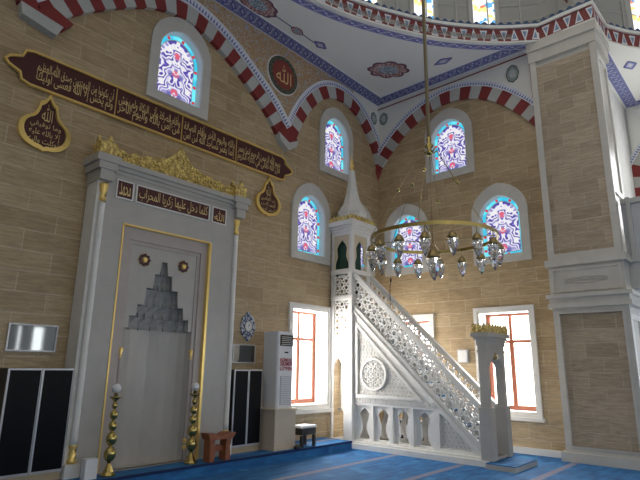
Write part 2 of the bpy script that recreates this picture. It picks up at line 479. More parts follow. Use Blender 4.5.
YL, XR, ZC = 7.5, 10.75, 8.6
PZ = .17                                    # platform height along the qibla wall
def arch_win(c_, z0, w, h, ped=.42):
    """round-pointed arch outline, list of (a,z)"""
    hw = w / 2; zs = z0 + h - hw * .95
    pts = [(c_ - hw, z0), (c_ + hw, z0)]
    for k in range(13):
        t_ = k / 12; a = t_ * pi
        pz = math.sin(a) * hw * .95; px = math.cos(a) * hw
        pts.append((c_ + px, zs + pz + (.05 * w * (1 - abs(2 * t_ - 1)) ** 2)))
    return pts
ARCHL = [(4.55, 6.03), (8.98, 6.03), (8.12, 3.82), (9.86, 3.82)]
ARCHR = [(5.40, 6.03), (6.66, 3.82), (4.28, 3.82)]
WW, WH = 1.26, 1.74
# holes slightly inside of the surround
def win_hole(c_, z0): return arch_win(c_, z0 + .17, .90, 1.30)
RECTL = [(7.62, 8.70, .84, 2.76), (9.28, 10.3, .84, 2.76)]
RECTR = [(3.82, 4.88, .78, 2.76), (6.10, 7.10, .78, 2.70)]
def rect(a0, a1, z0, z1): return [(a0, z0), (a1, z0), (a1, z1), (a0, z1)]

# ------------------------------------------------------------------ setting
def struct(mb, name, label, cat): return mb.build(name, None, kind='structure', label=label, category=cat)
b = MB(); b.box(-4, 15.6, -9.4, 7.9, -.2, 0, 'carpet')
struct(b, 'floor', 'blue mosque carpet with thin pale prayer row lines', 'floor')
b = MB(); b.box(-4, 8.62, 6.74, 7.5, 0.001, PZ, 'carpet')
b.box(-4, 8.62, 6.728, 6.742, PZ - .035, PZ + .003, 'carpet_edge_shade')  # dark strip painted for the shade on the step's front edge
struct(b, 'floor_platform', 'low blue carpeted step running along the niche wall', 'platform')
b = MB()
b.extr(loop(PL(YL), [(-4, 0), (XR + .4, 0), (XR + .4, 8.9), (-4, 8.9)]), (0, .4, 0), 'sandstone', side_mat='plaster_warm',
       holes=[loop(PL(YL), win_hole(*w)) for w in ARCHL] + [loop(PL(YL), rect(*r)) for r in RECTL])
struct(b, 'wall_left', 'tan sandstone block wall behind the tall white prayer niche', 'wall')
b = MB()
b.extr(loop(PR(XR), [(3.1, 0), (YL, 0), (YL, 8.9), (3.1, 8.9)]), (.4, 0, 0), 'sandstone', side_mat='plaster_warm',
       holes=[loop(PR(XR), win_hole(*w)) for w in ARCHR] + [loop(PR(XR), rect(*r)) for r in RECTR])
struct(b, 'wall_right', 'tan sandstone block wall with two arched windows behind the chandelier', 'wall')
# far bay beyond the pier, and the hall behind the camera
b = MB(); b.extr(loop(PL(2.35), rect(11.5, 15.2, 0, 8.9)), (0, .3, 0), 'plaster_warm'); struct(b, 'wall_bay', 'pale wall at the side of the deep bay beyond the pier', 'wall')
b = MB(); b.extr(loop(PR(15.2), rect(-9.2, 2.65, 0, 8.9)), (.3, 0, 0), 'plaster_warm',
    holes=[loop(PR(15.2), rect(-3.8, -2.4, .9, 3.0)), loop(PR(15.2), rect(-1.2, .2, .9, 3.0)), loop(PR(15.2), rect(-7.4, -6.0, .9, 3.0)), loop(PR(15.2), rect(-.4, 1.0, 5.2, 7.4))])
struct(b, 'wall_far', 'pale wall closing the deep bay beyond the pier', 'wall')
HW = [(.5, 1.4), (4.2, 1.4), (8.1, .14), (8.7, .45), (13, 1.4)]
b = MB(); b.extr(loop(PL(-9.2), rect(-4, 15.5, 0, 8.9)), (0, -.3, 0), 'plaster_warm',
    holes=[loop(PL(-9.2), rect(a, a + wd, .9, 3.1)) for a, wd in HW])
struct(b, 'wall_back', 'plain wall on the far side of the prayer hall', 'wall')
b = MB(); b.extr(loop(PR(-4), rect(-9.2, 7.9, 0, 8.0)), (-.3, 0, 0), 'plaster_warm'); struct(b, 'wall_side', 'plain pale wall on the camera side of the hall', 'wall')
b = MB(); b.box(XR - .05, XR, 3.3, YL, 0, .12, 'marble'); struct(b, 'baseboard_right', 'pale marble skirting along the right hand stone wall', 'baseboard')

# curves of the big opening in the ceiling
def smooth(P, it=2):
    P = [Vector(p) for p in P]
    for _ in range(it):
        Q = [P[0]]
        for i in range(len(P) - 1): Q += [P[i] * .75 + P[i + 1] * .25, P[i] * .25 + P[i + 1] * .75]
        Q.append(P[-1]); P = Q
    return P
def lift(P, z): return [(p[0], p[1], z) for p in P]
O_ = smooth([(-1.5, 4.9), (.6, 5.9), (2.6, 6.35), (4.5, 6.46), (6.03, 6.32), (7.28, 5.98), (8.5, 5.36), (9.3, 4.85), (10.12, 4.1), (10.62, 3.45), (10.8, 3.15)], 2)
def offset(P, d):
    out = []
    for i, p in enumerate(P):
        a = P[max(0, i - 1)]; c_ = P[min(len(P) - 1, i + 1)]; t_ = (c_ - a).normalized()
        out.append(Vector((p.x - t_.y * -d * -1 if False else p.x + t_.y * d, p.y - t_.x * d)))
    return out
# offset >0 moves to the right of travel = toward the room centre (travel is +x then -y)
P_in = offset(O_, .20)      # inner edge of the purple band
F_in = offset(O_, .38)      # face of the fascia, near red band
def resample(P, n_):
    L = [0]
    for i in range(1, len(P)): L.append(L[-1] + (P[i] - P[i - 1]).length)
    out = []
    for k in range(n_):
        s_ = L[-1] * k / (n_ - 1); i = 0
        while i < len(L) - 2 and L[i + 1] < s_: i += 1
        t_ = (s_ - L[i]) / max(1e-9, L[i + 1] - L[i]); out.append(P[i].lerp(P[i + 1], t_))
    return out
PX0, PX1, PY0, PY1 = 10.45, 11.5, 1.95, 3.27      # pier footprint
b = MB()
top = []
for p in O_:
    if p.x < 10.75: top.append(p)
outer = [Vector((-4, YL)) , Vector((XR, YL)), Vector((XR, PY1 - .2))]
poly = [(-4, 4.5)] + [(p.x, p.y) for p in F_in if p.x < 10.7] + [(10.46, 3.15), (10.75, 3.15), (XR, YL), (-4, YL)]
b.extr(loop(PC(ZC), poly), (0, 0, .12), 'plaster')
b.extr(loop(PC(ZC), [(11.45, 1.95), (12.0, 1.62), (12.8, 1.0), (13.5, .2), (13.9, -.8), (14.0, -2), (13.9, -4), (15.3, -4), (15.3, 2.4), (11.45, 2.4)]), (0, 0, .12), 'plaster')
struct(b, 'ceiling', 'flat white painted ceiling with floral medallions around the dome opening', 'ceiling')
def trim(b, i, label, cat='trim'): return struct(b, 'trim_%d' % i, label, cat)
z = ZC
b = MB(); b.ribbon([(-4, 7.44, z), (10.72, 7.44, z)], [(-4, 7.08, z), (10.36, 7.08, z)], (0, 0, -.012), 'band_blue')
b.ribbon([(10.69, 7.44, z), (10.69, 3.2, z)], [(10.33, 7.08, z), (10.33, 3.2, z)], (0, 0, -.012), 'band_blue')
trim(b, 1, 'blue floral band painted along the ceiling edge above both stone walls')
Oz = lift(O_, z); Pz = lift(P_in, z)
b = MB(); b.ribbon(lift(O_, z), lift(P_in, z), (0, 0, -.018), 'band_purple')
trim(b, 2, 'violet floral band curving around the dome opening')
# fascia: path along arc, then pier front, corner, next bay arc
fas = [Vector(p) for p in F_in if p.x < 10.5 and p.y > 3.35] + [Vector((10.45, 3.0)), Vector((10.42, 2.5)), Vector((10.40, 1.92)), Vector((11.4, 1.90)), Vector((11.9, 1.62)), Vector((12.7, 1.0)), Vector((13.4, .2)), Vector((13.8, -.8)), Vector((13.9, -2))]
fl3 = [(p.x, p.y, ZC - .10) for p in fas]; fh3 = [(p.x, p.y, ZC + .22) for p in fas]
def offp(P, d): return offset(P, d)
b = MB(); b.ribbon(lift(fas, ZC - .08), lift(fas, ZC + .25), (0, 0, 0), 'band_red')
fo2 = offset(fas, -.04)
b.ribbon(lift(fo2, ZC - .08), lift(fo2, ZC + .25), (0, 0, 0), 'band_red')
b.ribbon(lift(fas, ZC - .08), lift(fo2, ZC - .08), (0, 0, 0), 'plaster')
trim(b, 3, 'dark red band with pale triangular flowers around the dome opening')
b = MB()
q0 = offset(fas, .045); q1 = offset(fas, -.06)
b.ribbon(lift(q0, ZC + .25), lift(q1, ZC + .25), (0, 0, .07), 'plaster')
b.ribbon(lift(offset(fas, .03), ZC - .11), lift(q1, ZC - .11), (0, 0, .035), 'plaster')
trim(b, 4, 'thin white mouldings framing the dark red band')
# wavy crest
n_ = N('crest_blue'); n_.set(rgb(.04, .09, .20), .5)
cr_ = resample(fas, 520); b = MB()
lo = [(p.x, p.y, ZC + .32) for p in cr_]; hi = [(p.x, p.y, ZC + .40 + .035 * math.sin(i * 1.35)) for i, p in enumerate(cr_)]
cb = offset(cr_, -.03)
b.ribbon(lo, hi, (0, 0, 0), 'crest_blue'); b.ribbon([(p.x, p.y, ZC + .32) for p in cb], [(p.x, p.y, h_[2]) for p, h_ in zip(cb, hi)], (0, 0, 0), 'crest_blue')
b.ribbon(hi, [(p.x, p.y, h_[2]) for p, h_ in zip(cb, hi)], (0, 0, 0), 'crest_blue')
trim(b, 5, 'dark blue wavy crest on top of the dome ring')
# drum wall behind the crest
fas90 = resample(fas, 90); dr = offset(fas90, -.55)
b = MB(); drb = offset(dr, -.15)
b.ribbon(lift(dr, ZC + .12), lift(dr, 12.4), (0, 0, 0), 'drum_plaster'); b.ribbon(lift(drb, ZC + .12), lift(drb, 12.4), (0, 0, 0), 'drum_plaster')
b.ribbon(lift(dr, 12.4), lift(drb, 12.4), (0, 0, 0), 'drum_plaster')
b.ribbon(lift(offset(fas90, -.07), ZC + .13), lift(dr, ZC + .13), (0, 0, .04), 'drum_plaster')
# shallow panel grooves as raised strips
for k in range(0, 90, 3):
    p = dr[k]; t_ = (dr[min(89, k + 1)] - dr[max(0, k - 1)]).normalized(); nn = Vector((t_.y, -t_.x))
    a = p + nn * .01; c_ = p + t_ * .03 + nn * .01
    b.ribbon([(a.x, a.y, ZC + .2), (a.x, a.y, 12.3)], [(c_.x, c_.y, ZC + .2), (c_.x, c_.y, 12.3)], (nn.x * .02, nn.y * .02, 0), 'marble_grey')
for zz in [9.0 + .42 * k for k in range(8)]:
    d1 = offset(dr, .015); b.ribbon(lift(d1, zz), lift(d1, zz + .025), (0, 0, 0), 'marble_grey')
struct(b, 'wall_drum', 'grey panelled drum wall rising behind the wavy crest', 'wall')
# drum windows
C0 = Vector((0, 0, 1.6))
def drum_hit(px, py):
    d = fw * f_px + r2 * (px - 320) - u2 * (py - 240); best = None
    for i in range(len(dr) - 1):
        a, c_ = dr[i], dr[i + 1]; e = c_ - a
        den = d.x * e.y - d.y * e.x
        if abs(den) < 1e-9: continue
        t_ = (a.x * e.y - a.y * e.x) / den; s_ = (a.x * d.y - a.y * d.x) / den
        if t_ > 0 and 0 <= s_ <= 1: best = (a + e * s_, e.normalized(), 1.6 + d.z * t_)
    return best
wi = 20
for px, wd, lab in ((368, .42, 'leftmost bright coloured window in the dome drum'), (423, .48, 'coloured drum window behind the chandelier rod'), (483, .50, 'coloured drum window just right of the chandelier rod'), (640, .55, 'coloured drum window at the upper right corner')):
    h_ = drum_hit(px, 10)
    if not h_: continue
    p, t_, zz = h_; nn = Vector((t_.y, -t_.x)); a = p - t_ * wd / 2 + nn * .03; c_ = p + t_ * wd / 2 + nn * .03
    fr = MB()
    for q, w_ in ((a - t_ * .11, .1), (c_ + t_ * .01, .1)):
        e = q + t_ * w_
        fr.ribbon([(q.x, q.y, 9.0), (q.x, q.y, 11.0)], [(e.x, e.y, 9.0), (e.x, e.y, 11.0)], (nn.x * .03, nn.y * .03, 0), 'marble_grey')
    e0 = a - t_ * .1; e1 = c_ + t_ * .1
    fr.ribbon([(e0.x, e0.y, 10.9), (e1.x, e1.y, 10.9)], [(e0.x, e0.y, 11.0), (e1.x, e1.y, 11.0)], (nn.x * .03, nn.y * .03, 0), 'marble_grey')
    w_o = fr.build('window_%d' % wi, None, kind='structure', label=lab, category='window')
    g = MB(); g.ribbon([(a.x, a.y, 9.05), (a.x, a.y, 10.9)], [(c_.x, c_.y, 9.05), (c_.x, c_.y, 10.9)], (-nn.x * .01, -nn.y * .01, 0), 'dome_glass')
    g.v = g.v; 
    for i, f_ in enumerate(g.f): g.uv[i] = [((Vector(g.v[j]).xy - p).dot(t_), g.v[j][2]) for j in f_]
    g.build('pane', w_o); wi += 1
h_ = drum_hit(568, 5)
if h_:
    p, t_, zz = h_; nn = Vector((t_.y, -t_.x)); b = MB(); a = p - t_ * .5 + nn * .04; c_ = p + t_ * .5 + nn * .04
    b.ribbon([(a.x, a.y, zz - .12), (c_.x, c_.y, zz - .12)], [(a.x, a.y, zz + .12), (c_.x, c_.y, zz + .12)], (nn.x * .02, nn.y * .02, 0), 'disc_red')
    trim(b, 6, 'dark red painted panel on the drum wall above the pier')

# ------------------------------------------------------------------ arches of red and white voussoirs
def arch(pts, pl, dn, n_v, th, fr_th, proj_, idx, label, start=0):
    P = resample(smooth([Vector(p) for p in pts], 2), n_v * 4 + 1)
    def off(d):
        out = []
        for i, p in enumerate(P):
            t_ = (P[min(len(P) - 1, i + 1)] - P[max(0, i - 1)]).normalized(); out.append(Vector((p.x - t_.y * d, p.y + t_.x * d)))
        return out
    E = off(th); G = off(th + fr_th); dn = Vector(dn)
    b = MB()
    for k in range(n_v):
        m = 'block_red' if (k + start) % 2 == 0 else 'block_white'
        s_ = slice(4 * k, 4 * k + 5)
        A = [Vector(pl(*p)) for p in P[s_]]; B = [Vector(pl(*p)) for p in E[s_]]
        b.ribbon(A, B, dn * proj_, m)
    A = [Vector(pl(*p)) for p in E]; B = [Vector(pl(*p)) for p in G]
    b.ribbon(A, B, dn * (proj_ + .03), 'fringe')
    struct(b, 'trim_%d' % idx, label, 'arch')
    return P, E, G
bigA = [(2.30, 6.46), (2.72, 6.90), (3.33, 7.36), (3.9, 7.70), (4.45, 7.84), (5.0, 7.74), (5.5, 7.52), (5.93, 7.24), (6.55, 6.82), (6.95, 6.38)]
sma = [(7.50, 6.42), (7.86, 7.22), (8.38, 7.84), (8.92, 8.10), (9.54, 8.08), (10.05, 7.76), (10.49, 7.22), (10.72, 6.60)]
rga = [(7.48, 6.58), (6.96, 7.20), (6.41, 7.66), (5.60, 7.98), (4.92, 7.95), (4.3, 7.69), (3.75, 7.22), (3.30, 6.66)]
P1, E1, G1 = arch(bigA, PL(YL), (0, -1, 0), 27, .31, .19, .10, 10, 'large arch of red and white blocks above the prayer niche')
P2, E2, G2 = arch(sma, PL(YL), (0, -1, 0), 17, .30, .13, .07, 11, 'small arch of red and white blocks left of the corner')
# right wall arch travels towards -y so normals flip: mirror by negating coordinate
PRm = lambda a, z: (XR, -a, z)
P3, E3, G3 = arch([(-a, z_) for a, z_ in rga], PRm, (-1, 0, 0), 21, .30, .13, .07, 12, 'arch of red and white blocks on the right hand wall')
far_a = [(-2.2, 6.0), (-2.15, 6.7), (-1.8, 7.2), (-1.2, 7.7), (-.3, 8.0), (.6, 7.9), (1.4, 7.4), (2.0, 6.6)]
P4, E4, G4 = arch(far_a, lambda a, z: (15.2, -a, z), (-1, 0, 0), 21, .30, .13, .07, 13, 'distant arch of red and white blocks beyond the pier')
# springer blocks
b = MB()
b.extr(loop(PL(YL), [(6.93, 6.42), (7.24, 6.26), (7.52, 6.42), (7.40, 6.62), (7.24, 6.75), (7.06, 6.62)]), (0, -.12, 0), 'block_red')
b.extr(loop(PL(YL), [(6.93, 6.42), (6.98, 6.26), (7.24, 6.10), (7.48, 6.26), (7.52, 6.42), (7.24, 6.28)]), (0, -.15, 0), 'block_white')
b.extr(loop(PL(YL), [(1.86, 6.56), (1.90, 6.38), (2.38, 6.28), (2.46, 6.46)]), (0, -.15, 0), 'block_white')
b.extr(loop(PL(YL), [(1.84, 6.56), (2.48, 6.44), (2.60, 6.60), (2.30, 6.72), (2.10, 6.58), (2.02, 6.80), (1.80, 6.72)]), (0, -.125, 0), 'block_red')
trim(b, 14, 'springing blocks where the wall arches meet')
b = MB()
b.extr([(XR - .001, YL - .001, 6.42), (XR - .12, YL - .001, 6.66), (XR - .001, YL - .12, 6.66)], (0, 0, .10), 'block_red')
trim(b, 15, 'pointed red springing block in the corner between the walls')
# spandrels: plates from arch fringe up to the ceiling
def spandrel(G, pl, dn, mat, name_i, label, ends=None, zt=ZC):
    A = [Vector(pl(p.x, min(p.y, zt - .002))) for p in G]; B = [Vector(pl(p.x, zt)) for p in G]
    b = MB(); n0 = len(b.f); b.ribbon(A, B, Vector(dn), mat); b.uv = [None] * len(b.f)
    if ends:
        for e in ends: b.extr(loop(pl, e), dn, mat)
    trim(b, name_i, label)
G1r = [p for p in G1 if p.x < 7.24]; G2l = [p for p in G2 if p.x > 7.24]
spandrel([p for p in G1r if p.x > 3.0], PL(YL), (0, -.05, 0), 'mosaic', 16, 'orange floral painting between the large arch and the ceiling band')
spandrel(G2l, PL(YL), (0, -.05, 0), 'mosaic', 17, 'orange floral painting above the small arch', ends=None)
spandrel([p for p in G3 if -7.5 < p.x < -3.25], PRm, (-.05, 0, 0), 'plaster', 18, 'white painted wall surface above the right hand arch')
spandrel([p for p in G4 if -2.3 < p.x < 2.0], lambda a, z: (15.2, -a, z), (-.05, 0, 0), 'plaster', 19, 'white painted wall surface above the distant arch')
b = MB(); b.extr(loop(PL(YL - .053), [(7.18, 6.9), (7.30, 6.9), (7.34, 8.59), (7.14, 8.59)]), (0, -.004, 0), 'mosaic'); trim(b, 31, 'orange floral painting between the two arches behind the round disc')
b = MB(); b.extr(loop(PL(YL - .052), [(p.x, p.y) for p in G2 if p.x > 9.6] + [(10.75, 6.9), (10.75, 8.59), (9.6, 8.59)]), (0, -.01, 0), 'plaster')
b.extr(loop(PR(XR - .06), [(3.28, 7.0), (3.33, 7.0), (3.33, 8.58), (3.28, 8.58)]), (-.01, 0, 0), 'disc_red')
b.box(XR - .065, XR - .05, 3.3, 7.44, 8.46, 8.485, 'disc_red')
trim(b, 30, 'white painted surface at the corner end of the small arch')

# medallions
def medallion(name, pl2, c_, ra, rb, lobes, mat, label, dn, rot=0, seg=48, kind=None, amp=.08, group=None):
    vs = []; uv = []
    for k in range(seg):
        a = 2 * pi * k / seg; m = 1 + amp * abs(math.cos(lobes * a / 2)) - amp
        if lobes == 2: m = 1 - .25 * abs(math.sin(2 * a))
        X = ra * m * math.cos(a); Y = rb * m * math.sin(a)
        vs.append(Vector(pl2(c_[0] + X * math.cos(rot) - Y * math.sin(rot), c_[1] + X * math.sin(rot) + Y * math.cos(rot)))); uv.append((math.cos(a), math.sin(a)))
    ctr = Vector(pl2(*c_)); dn = Vector(dn); b = MB()
    b.add([v + dn for v in vs] + [ctr + dn], [(k, (k + 1) % seg, seg) for k in range(seg)], mat, uv + [(0, 0)])
    b.add(vs + [v + dn for v in vs], [(k, (k + 1) % seg, seg + (k + 1) % seg, seg + k) for k in range(seg)], mat, [(u * .95, v * .95) for u, v in uv] * 2)
    return struct(b, name, label, 'medallion')
cz = PC(ZC)
medallion('trim_40', cz, (9.39, 6.20), .52, .36, 8, 'medallion_red', 'red and blue floral medallion on the ceiling near the corner', (0, 0, -.008), -pi / 4, amp=.16)
medallion('trim_41', cz, (5.75, 6.86), .52, .26, 10, 'medallion_red', 'large almond shaped floral medallion on the ceiling', (0, 0, -.008), 0, amp=.12)
medallion('trim_42', cz, (6.88, 6.85), .17, .10, 4, 'medallion_red', 'small reddish medallion in the middle of the ceiling chain', (0, 0, -.008), 0, amp=.1)
medallion('trim_43', cz, (7.58, 6.80), .20, .11, 2, 'medallion_blue', 'small blue lozenge ending the ceiling chain', (0, 0, -.008), 0)
medallion('trim_44', cz, (9.92, 5.02), .12, .24, 2, 'medallion_blue', 'small blue lozenge on the ceiling right of the chandelier rod', (0, 0, -.008), 0)
medallion('trim_45', cz, (12.9, 1.75), .22, .14, 2, 'medallion_blue', 'small blue lozenge on the ceiling beyond the pier', (0, 0, -.008), 0)
medallion('trim_48', cz, (13.9, 1.2), .34, .22, 8, 'medallion_red', 'reddish ceiling medallion cut by the right edge beyond the pier', (0, 0, -.008), -.8)
b = MB(); b.box(6.2, 7.45, 6.835, 6.855, ZC - .007, ZC, 'crest_blue'); trim(b, 46, 'thin dark line joining the ceiling medallions')
medallion('trim_47', PR(XR - .05), (3.72, 8.12), .15, .22, 8, 'medallion_green', 'green grey rosette on the white wall beside the pier', (-.012, 0, 0))
medallion('trim_49', PR(XR - .05), (7.25, 8.15), .13, .18, 8, 'medallion_green', 'green grey rosette on the right wall next to the corner', (-.012, 0, 0))
medallion('trim_50', PL(YL - .062), (10.5, 8.15), .13, .18, 8, 'medallion_green', 'green grey rosette on the left wall next to the corner', (0, -.012, 0))
medallion('trim_51', PR(15.15), (1.75, 8.2), .24, .26, 8, 'medallion_green', 'grey rosette on the distant wall beyond the pier', (-.012, 0, 0))
b = MB(); b.ribbon([(11.5, 2.3, z), (15.15, 2.3, z)], [(11.5, 1.98, z), (14.85, 1.98, z)], (0, 0, -.012), 'band_blue')
b.ribbon([(15.17, 2.3, z), (15.17, -4, z)], [(14.85, 1.98, z), (14.85, -4, z)], (0, 0, -.012), 'band_blue'); trim(b, 52, 'blue floral band along the ceiling beyond the pier')
# round disc with the name of God
disc = empty('calligraphy_disc', (7.05, YL - .05, 7.36), 'round dark red disc with gold Arabic lettering between the two arches', 'disc')
def disc_mesh(c_, r, y0, y1, mat, mb, seg=40):
    mb.extr([(c_[0] + r * math.cos(2 * pi * k / seg), y0, c_[1] + r * math.sin(2 * pi * k / seg)) for k in range(seg)], (0, y1 - y0, 0), mat)
b = MB(); disc_mesh((7.05, 7.84), .46, 7.45, 7.42, 'plaster', b); b.build('white_rim', disc)
b = MB(); seg = 48
R0, R1_ = .435, .335
b.ribbon([(7.05 + R0 * math.cos(2 * pi * k / seg), 7.42, 7.84 + R0 * math.sin(2 * pi * k / seg)) for k in range(seg + 1)],
         [(7.05 + R1_ * math.cos(2 * pi * k / seg), 7.42, 7.84 + R1_ * math.sin(2 * pi * k / seg)) for k in range(seg + 1)], (0, -.02, 0), 'disc_border'); b.uv = [None if False else u for u in b.uv]; b.build('flower_border', disc)
b = MB(); disc_mesh((7.05, 7.84), .34, 7.42, 7.40, 'disc_red', b); b.build('disc_face', disc)
text_part('lettering', 'الله', PL(7.395), (6.82, 7.28, 7.64, 8.06), 'lettering_gold', disc)

# ------------------------------------------------------------------ windows
def arched_window(i, c_, z0, pl, dn, label, glass_d=.14):
    dn = Vector(dn)
    outer = arch_win(c_, z0, WW, WH); hole = win_hole(c_, z0)
    b = MB(); b.extr(loop(pl, outer), dn * .05, 'marble_window', holes=[loop(pl, hole)])
    w = b.build('window_%d' % i, None, kind='structure', label=label, category='window')
    # coloured border strip
    inner = arch_win(c_, z0 + .17 + .085, .90 - .17, 1.30 - .17)
    q = lambda P_: [Vector(p) - dn * glass_d for p in loop(pl, P_)]
    b = MB(); b.extr(q(hole), -dn * .02, 'glass_cyan', holes=[q(inner)]); bo = b.build('border_glass', w)
    b = MB()
    P = [Vector(p) for p in arch_win(c_, z0 + .17 + .0375, .90 - .075, 1.30 - .075)]
    P2_ = resample(P + [P[0]], 13)[:-1]
    for p in P2_:
        seg = 10; b.extr([Vector(pl(p.x + .033 * math.cos(2 * pi * k / seg), p.y + .033 * math.sin(2 * pi * k / seg))) - dn * (glass_d - .006) for k in range(seg)], -dn * .01, 'glass_red')
    b.build('red_studs', w)
    b = MB(); b.extr(q(inner), -dn * .015, 'stained_glass')
    ax = 0 if abs(dn[1]) > .5 else 1
    for k, f_ in enumerate(b.f): b.uv[k] = [(b.v[j][ax] - c_, b.v[j][2] - z0) for j in f_]
    b.build('pane', w)
    # lead strips between border and field
    b = MB(); L = [Vector(pl(*p)) - dn * (glass_d - .008) for p in inner]; b.tube(L, .008, 'cornice_grey', 6, closed=True); b.build('lead_strip', w)
labsL = ['high arched stained glass window directly above the long calligraphy board', 'arched stained glass window under the small arch, above the pulpit spire', 'arched stained glass window just left of the pulpit roof', 'arched stained glass window hidden behind the pulpit roof']
labsR = ['arched stained glass window high under the right hand arch, behind the chandelier rod', 'arched stained glass window seen through the left half of the chandelier', 'arched stained glass window at the right end of the chandelier']
wn = 1
for (c_, z0), l_ in zip(ARCHL, labsL): arched_window(wn, c_, z0, PL(YL), (0, -1, 0), l_); wn += 1
for (c_, z0), l_ in zip(ARCHR, labsR): arched_window(wn, c_, z0, PR(XR), (-1, 0, 0), l_); wn += 1

def area(name, loc, sx, sy_, rotv, L, col=(1, 1, 1)):
    la = bpy.data.lights.new(name, 'AREA'); la.shape = 'RECTANGLE'; la.size = sx; la.size_y = sy_
    la.energy = L * pi * sx * sy_; la.color = col
    o = bpy.data.objects.new(name, la); COL.objects.link(o); o.location = loc
    o.rotation_euler = Vector(rotv).to_track_quat('-Z', 'Y').to_euler()
    return o
def rect_window(i, r, left, label, L):
    a0, a1, z0, z1 = r; dep = .33
    pl = PL if left else PR; base = YL if left else XR; dn = Vector((0, -1, 0)) if left else Vector((-1, 0, 0))
    b = MB(); t_ = .12
    outer = rect(a0 - t_, a1 + t_, z0 - t_ * 1.2, z1 + t_); mid = rect(a0 - .045, a1 + .045, z0 - .05, z1 + .045)
    b.extr(loop(pl(base), outer), dn * .05, 'marble', holes=[loop(pl(base), mid)])
    b.extr(loop(pl(base), mid), dn * .03, 'marble', holes=[loop(pl(base), r if isinstance(r, list) else rect(*r))])
    w = b.build('window_%d' % i, None, kind='structure', label=label, category='window')
    B2 = pl(base + dep); b = MB()
    fr = .09; am = (a0 + a1) / 2
    b.extr(loop(B2, rect(a0, a1, z0, z1)), dn * -.04, 'window_wood', holes=[loop(B2, rect(a0 + fr, am - .045, z0 + fr, z1 - .62)), loop(B2, rect(am + .045, a1 - fr, z0 + fr, z1 - .62)),
            loop(B2, rect(a0 + fr, am - .03, z1 - .56, z1 - .05)), loop(B2, rect(am + .03, a1 - fr, z1 - .56, z1 - .05))])
    b.build('window_frame', w)
    c_ = Vector(B2(am, (z0 + z1) / 2)) - dn * .1
    area('daylight', c_, (a1 - a0), z1 - z0, dn, L)
    # white sill
    b = MB(); b.extr(loop(pl(base), rect(a0 - .16, a1 + .16, z0 - .17, z0 - .10)), dn * .09, 'marble'); b.build('window_sill', w)
rect_window(10, RECTL[0], True, 'tall bright window beside the floor standing air conditioner', 20.0)
rect_window(11, RECTL[1], True, 'tall window hidden behind the pulpit tower', 16.0)
rect_window(12, RECTR[0], False, 'tall bright window behind the pulpit gateway', 13.0)
rect_window(13, RECTR[1], False, 'tall window mostly hidden behind the pulpit stair railing', 8.0)

# ------------------------------------------------------------------ pier
b = MB()
b.box(PX0 + .05, PX1, PY0 + .05, PY1 - .02, 0, 8.56, 'marble_window')
# lower pilaster: frame and recessed stone
def frame(b, a0, a1, z0, z1, w, x, d, mat):
    b.extr(loop(PR(x), rect(a0, a1, z0, z1)), (-d, 0, 0), mat, holes=[loop(PR(x), rect(a0 + w, a1 - w, z0 + w, z1 - w))])
b.box(PX0 - .07, PX1, PY0 - .05, PY1 + .05, 0, .16, 'marble_window')
frame(b, PY0, PY1 - .02, .16, 2.74, .11, PX0 + .05, .05, 'marble_window')
frame(b, PY0 + .09, PY1 - .11, .24, 2.66, .03, PX0 + .05, .075, 'marble_window')
b.box(PX0 - .06, PX1, PY0 - .06, PY1 + .04, 2.74, 2.83, 'marble_window'); b.box(PX0 - .03, PX1, PY0 - .03, PY1 + .02, 2.83, 2.93, 'marble_window')
b.box(PX0 - .09, PX1, PY0 - .09, PY1 + .06, 2.93, 3.0, 'marble_window')
b.box(PX0 + .01, PX1, PY0 + .01, PY1 + .0, 3.0, 3.55, 'marble_window')
frame(b, PY0 + .05, PY1 - .05, 3.04, 3.5, .04, PX0 + .01, .03, 'marble_window')
b.box(PX0 - .05, PX1, PY0 - .05, PY1 + .04, 3.55, 3.68, 'marble_window')
frame(b, PY0, PY1 - .02, 3.68, 8.3, .12, PX0 + .05, .05, 'marble_window')
b.box(PX0 - .02, PX1, PY0 - .02, PY1, 8.05, 8.3, 'marble_window'); b.box(PX0 - .06, PX1 - .02, PY0 - .06, PY1 + .01, 8.3, 8.52, 'marble_window')
for k in range(26):     # dentil row under the belt
    a = PY0 - .02 + k * (PY1 - PY0 + .02) / 26; b.box(PX0 - .05, PX0 + .02, a, a + .025, 2.76, 2.81, 'marble_window')
# side face mouldings
b.extr([(PX0 + .15, PY0 + .05, .3), (PX1 - .1, PY0 + .05, .3), (PX1 - .1, PY0 + .05, 2.6), (PX0 + .15, PY0 + .05, 2.6)], (0, -.03, 0), 'marble', holes=[[(PX0 + .25, PY0 + .05, .4), (PX1 - .2, PY0 + .05, .4), (PX1 - .2, PY0 + .05, 2.5), (PX0 + .25, PY0 + .05, 2.5)]])
b.extr([(PX0 + .15, PY0 + .05, 4.9), (PX1 - .1, PY0 + .05, 4.9), (PX1 - .1, PY0 + .05, 7.9), (PX0 + .15, PY0 + .05, 7.9)], (0, -.03, 0), 'marble', holes=[[(PX0 + .25, PY0 + .05, 5), (PX1 - .2, PY0 + .05, 5), (PX1 - .2, PY0 + .05, 7.8), (PX0 + .25, PY0 + .05, 7.8)]])
pier = struct(b, 'wall_pier', 'massive square marble pier with stone panels at the right', 'pier')
b = MB(); b.extr(loop(PR(PX0 + .045), rect(PY0 + .12, PY1 - .14, .27, 2.63)), (-.012, 0, 0), 'sandstone_pier'); b.build('lower_panel', pier)
b = MB(); b.extr(loop(PR(PX0 + .045), rect(PY0 + .12, PY1 - .14, 3.80, 7.93)), (-.012, 0, 0), 'sandstone_pier'); b.build('upper_panel', pier)
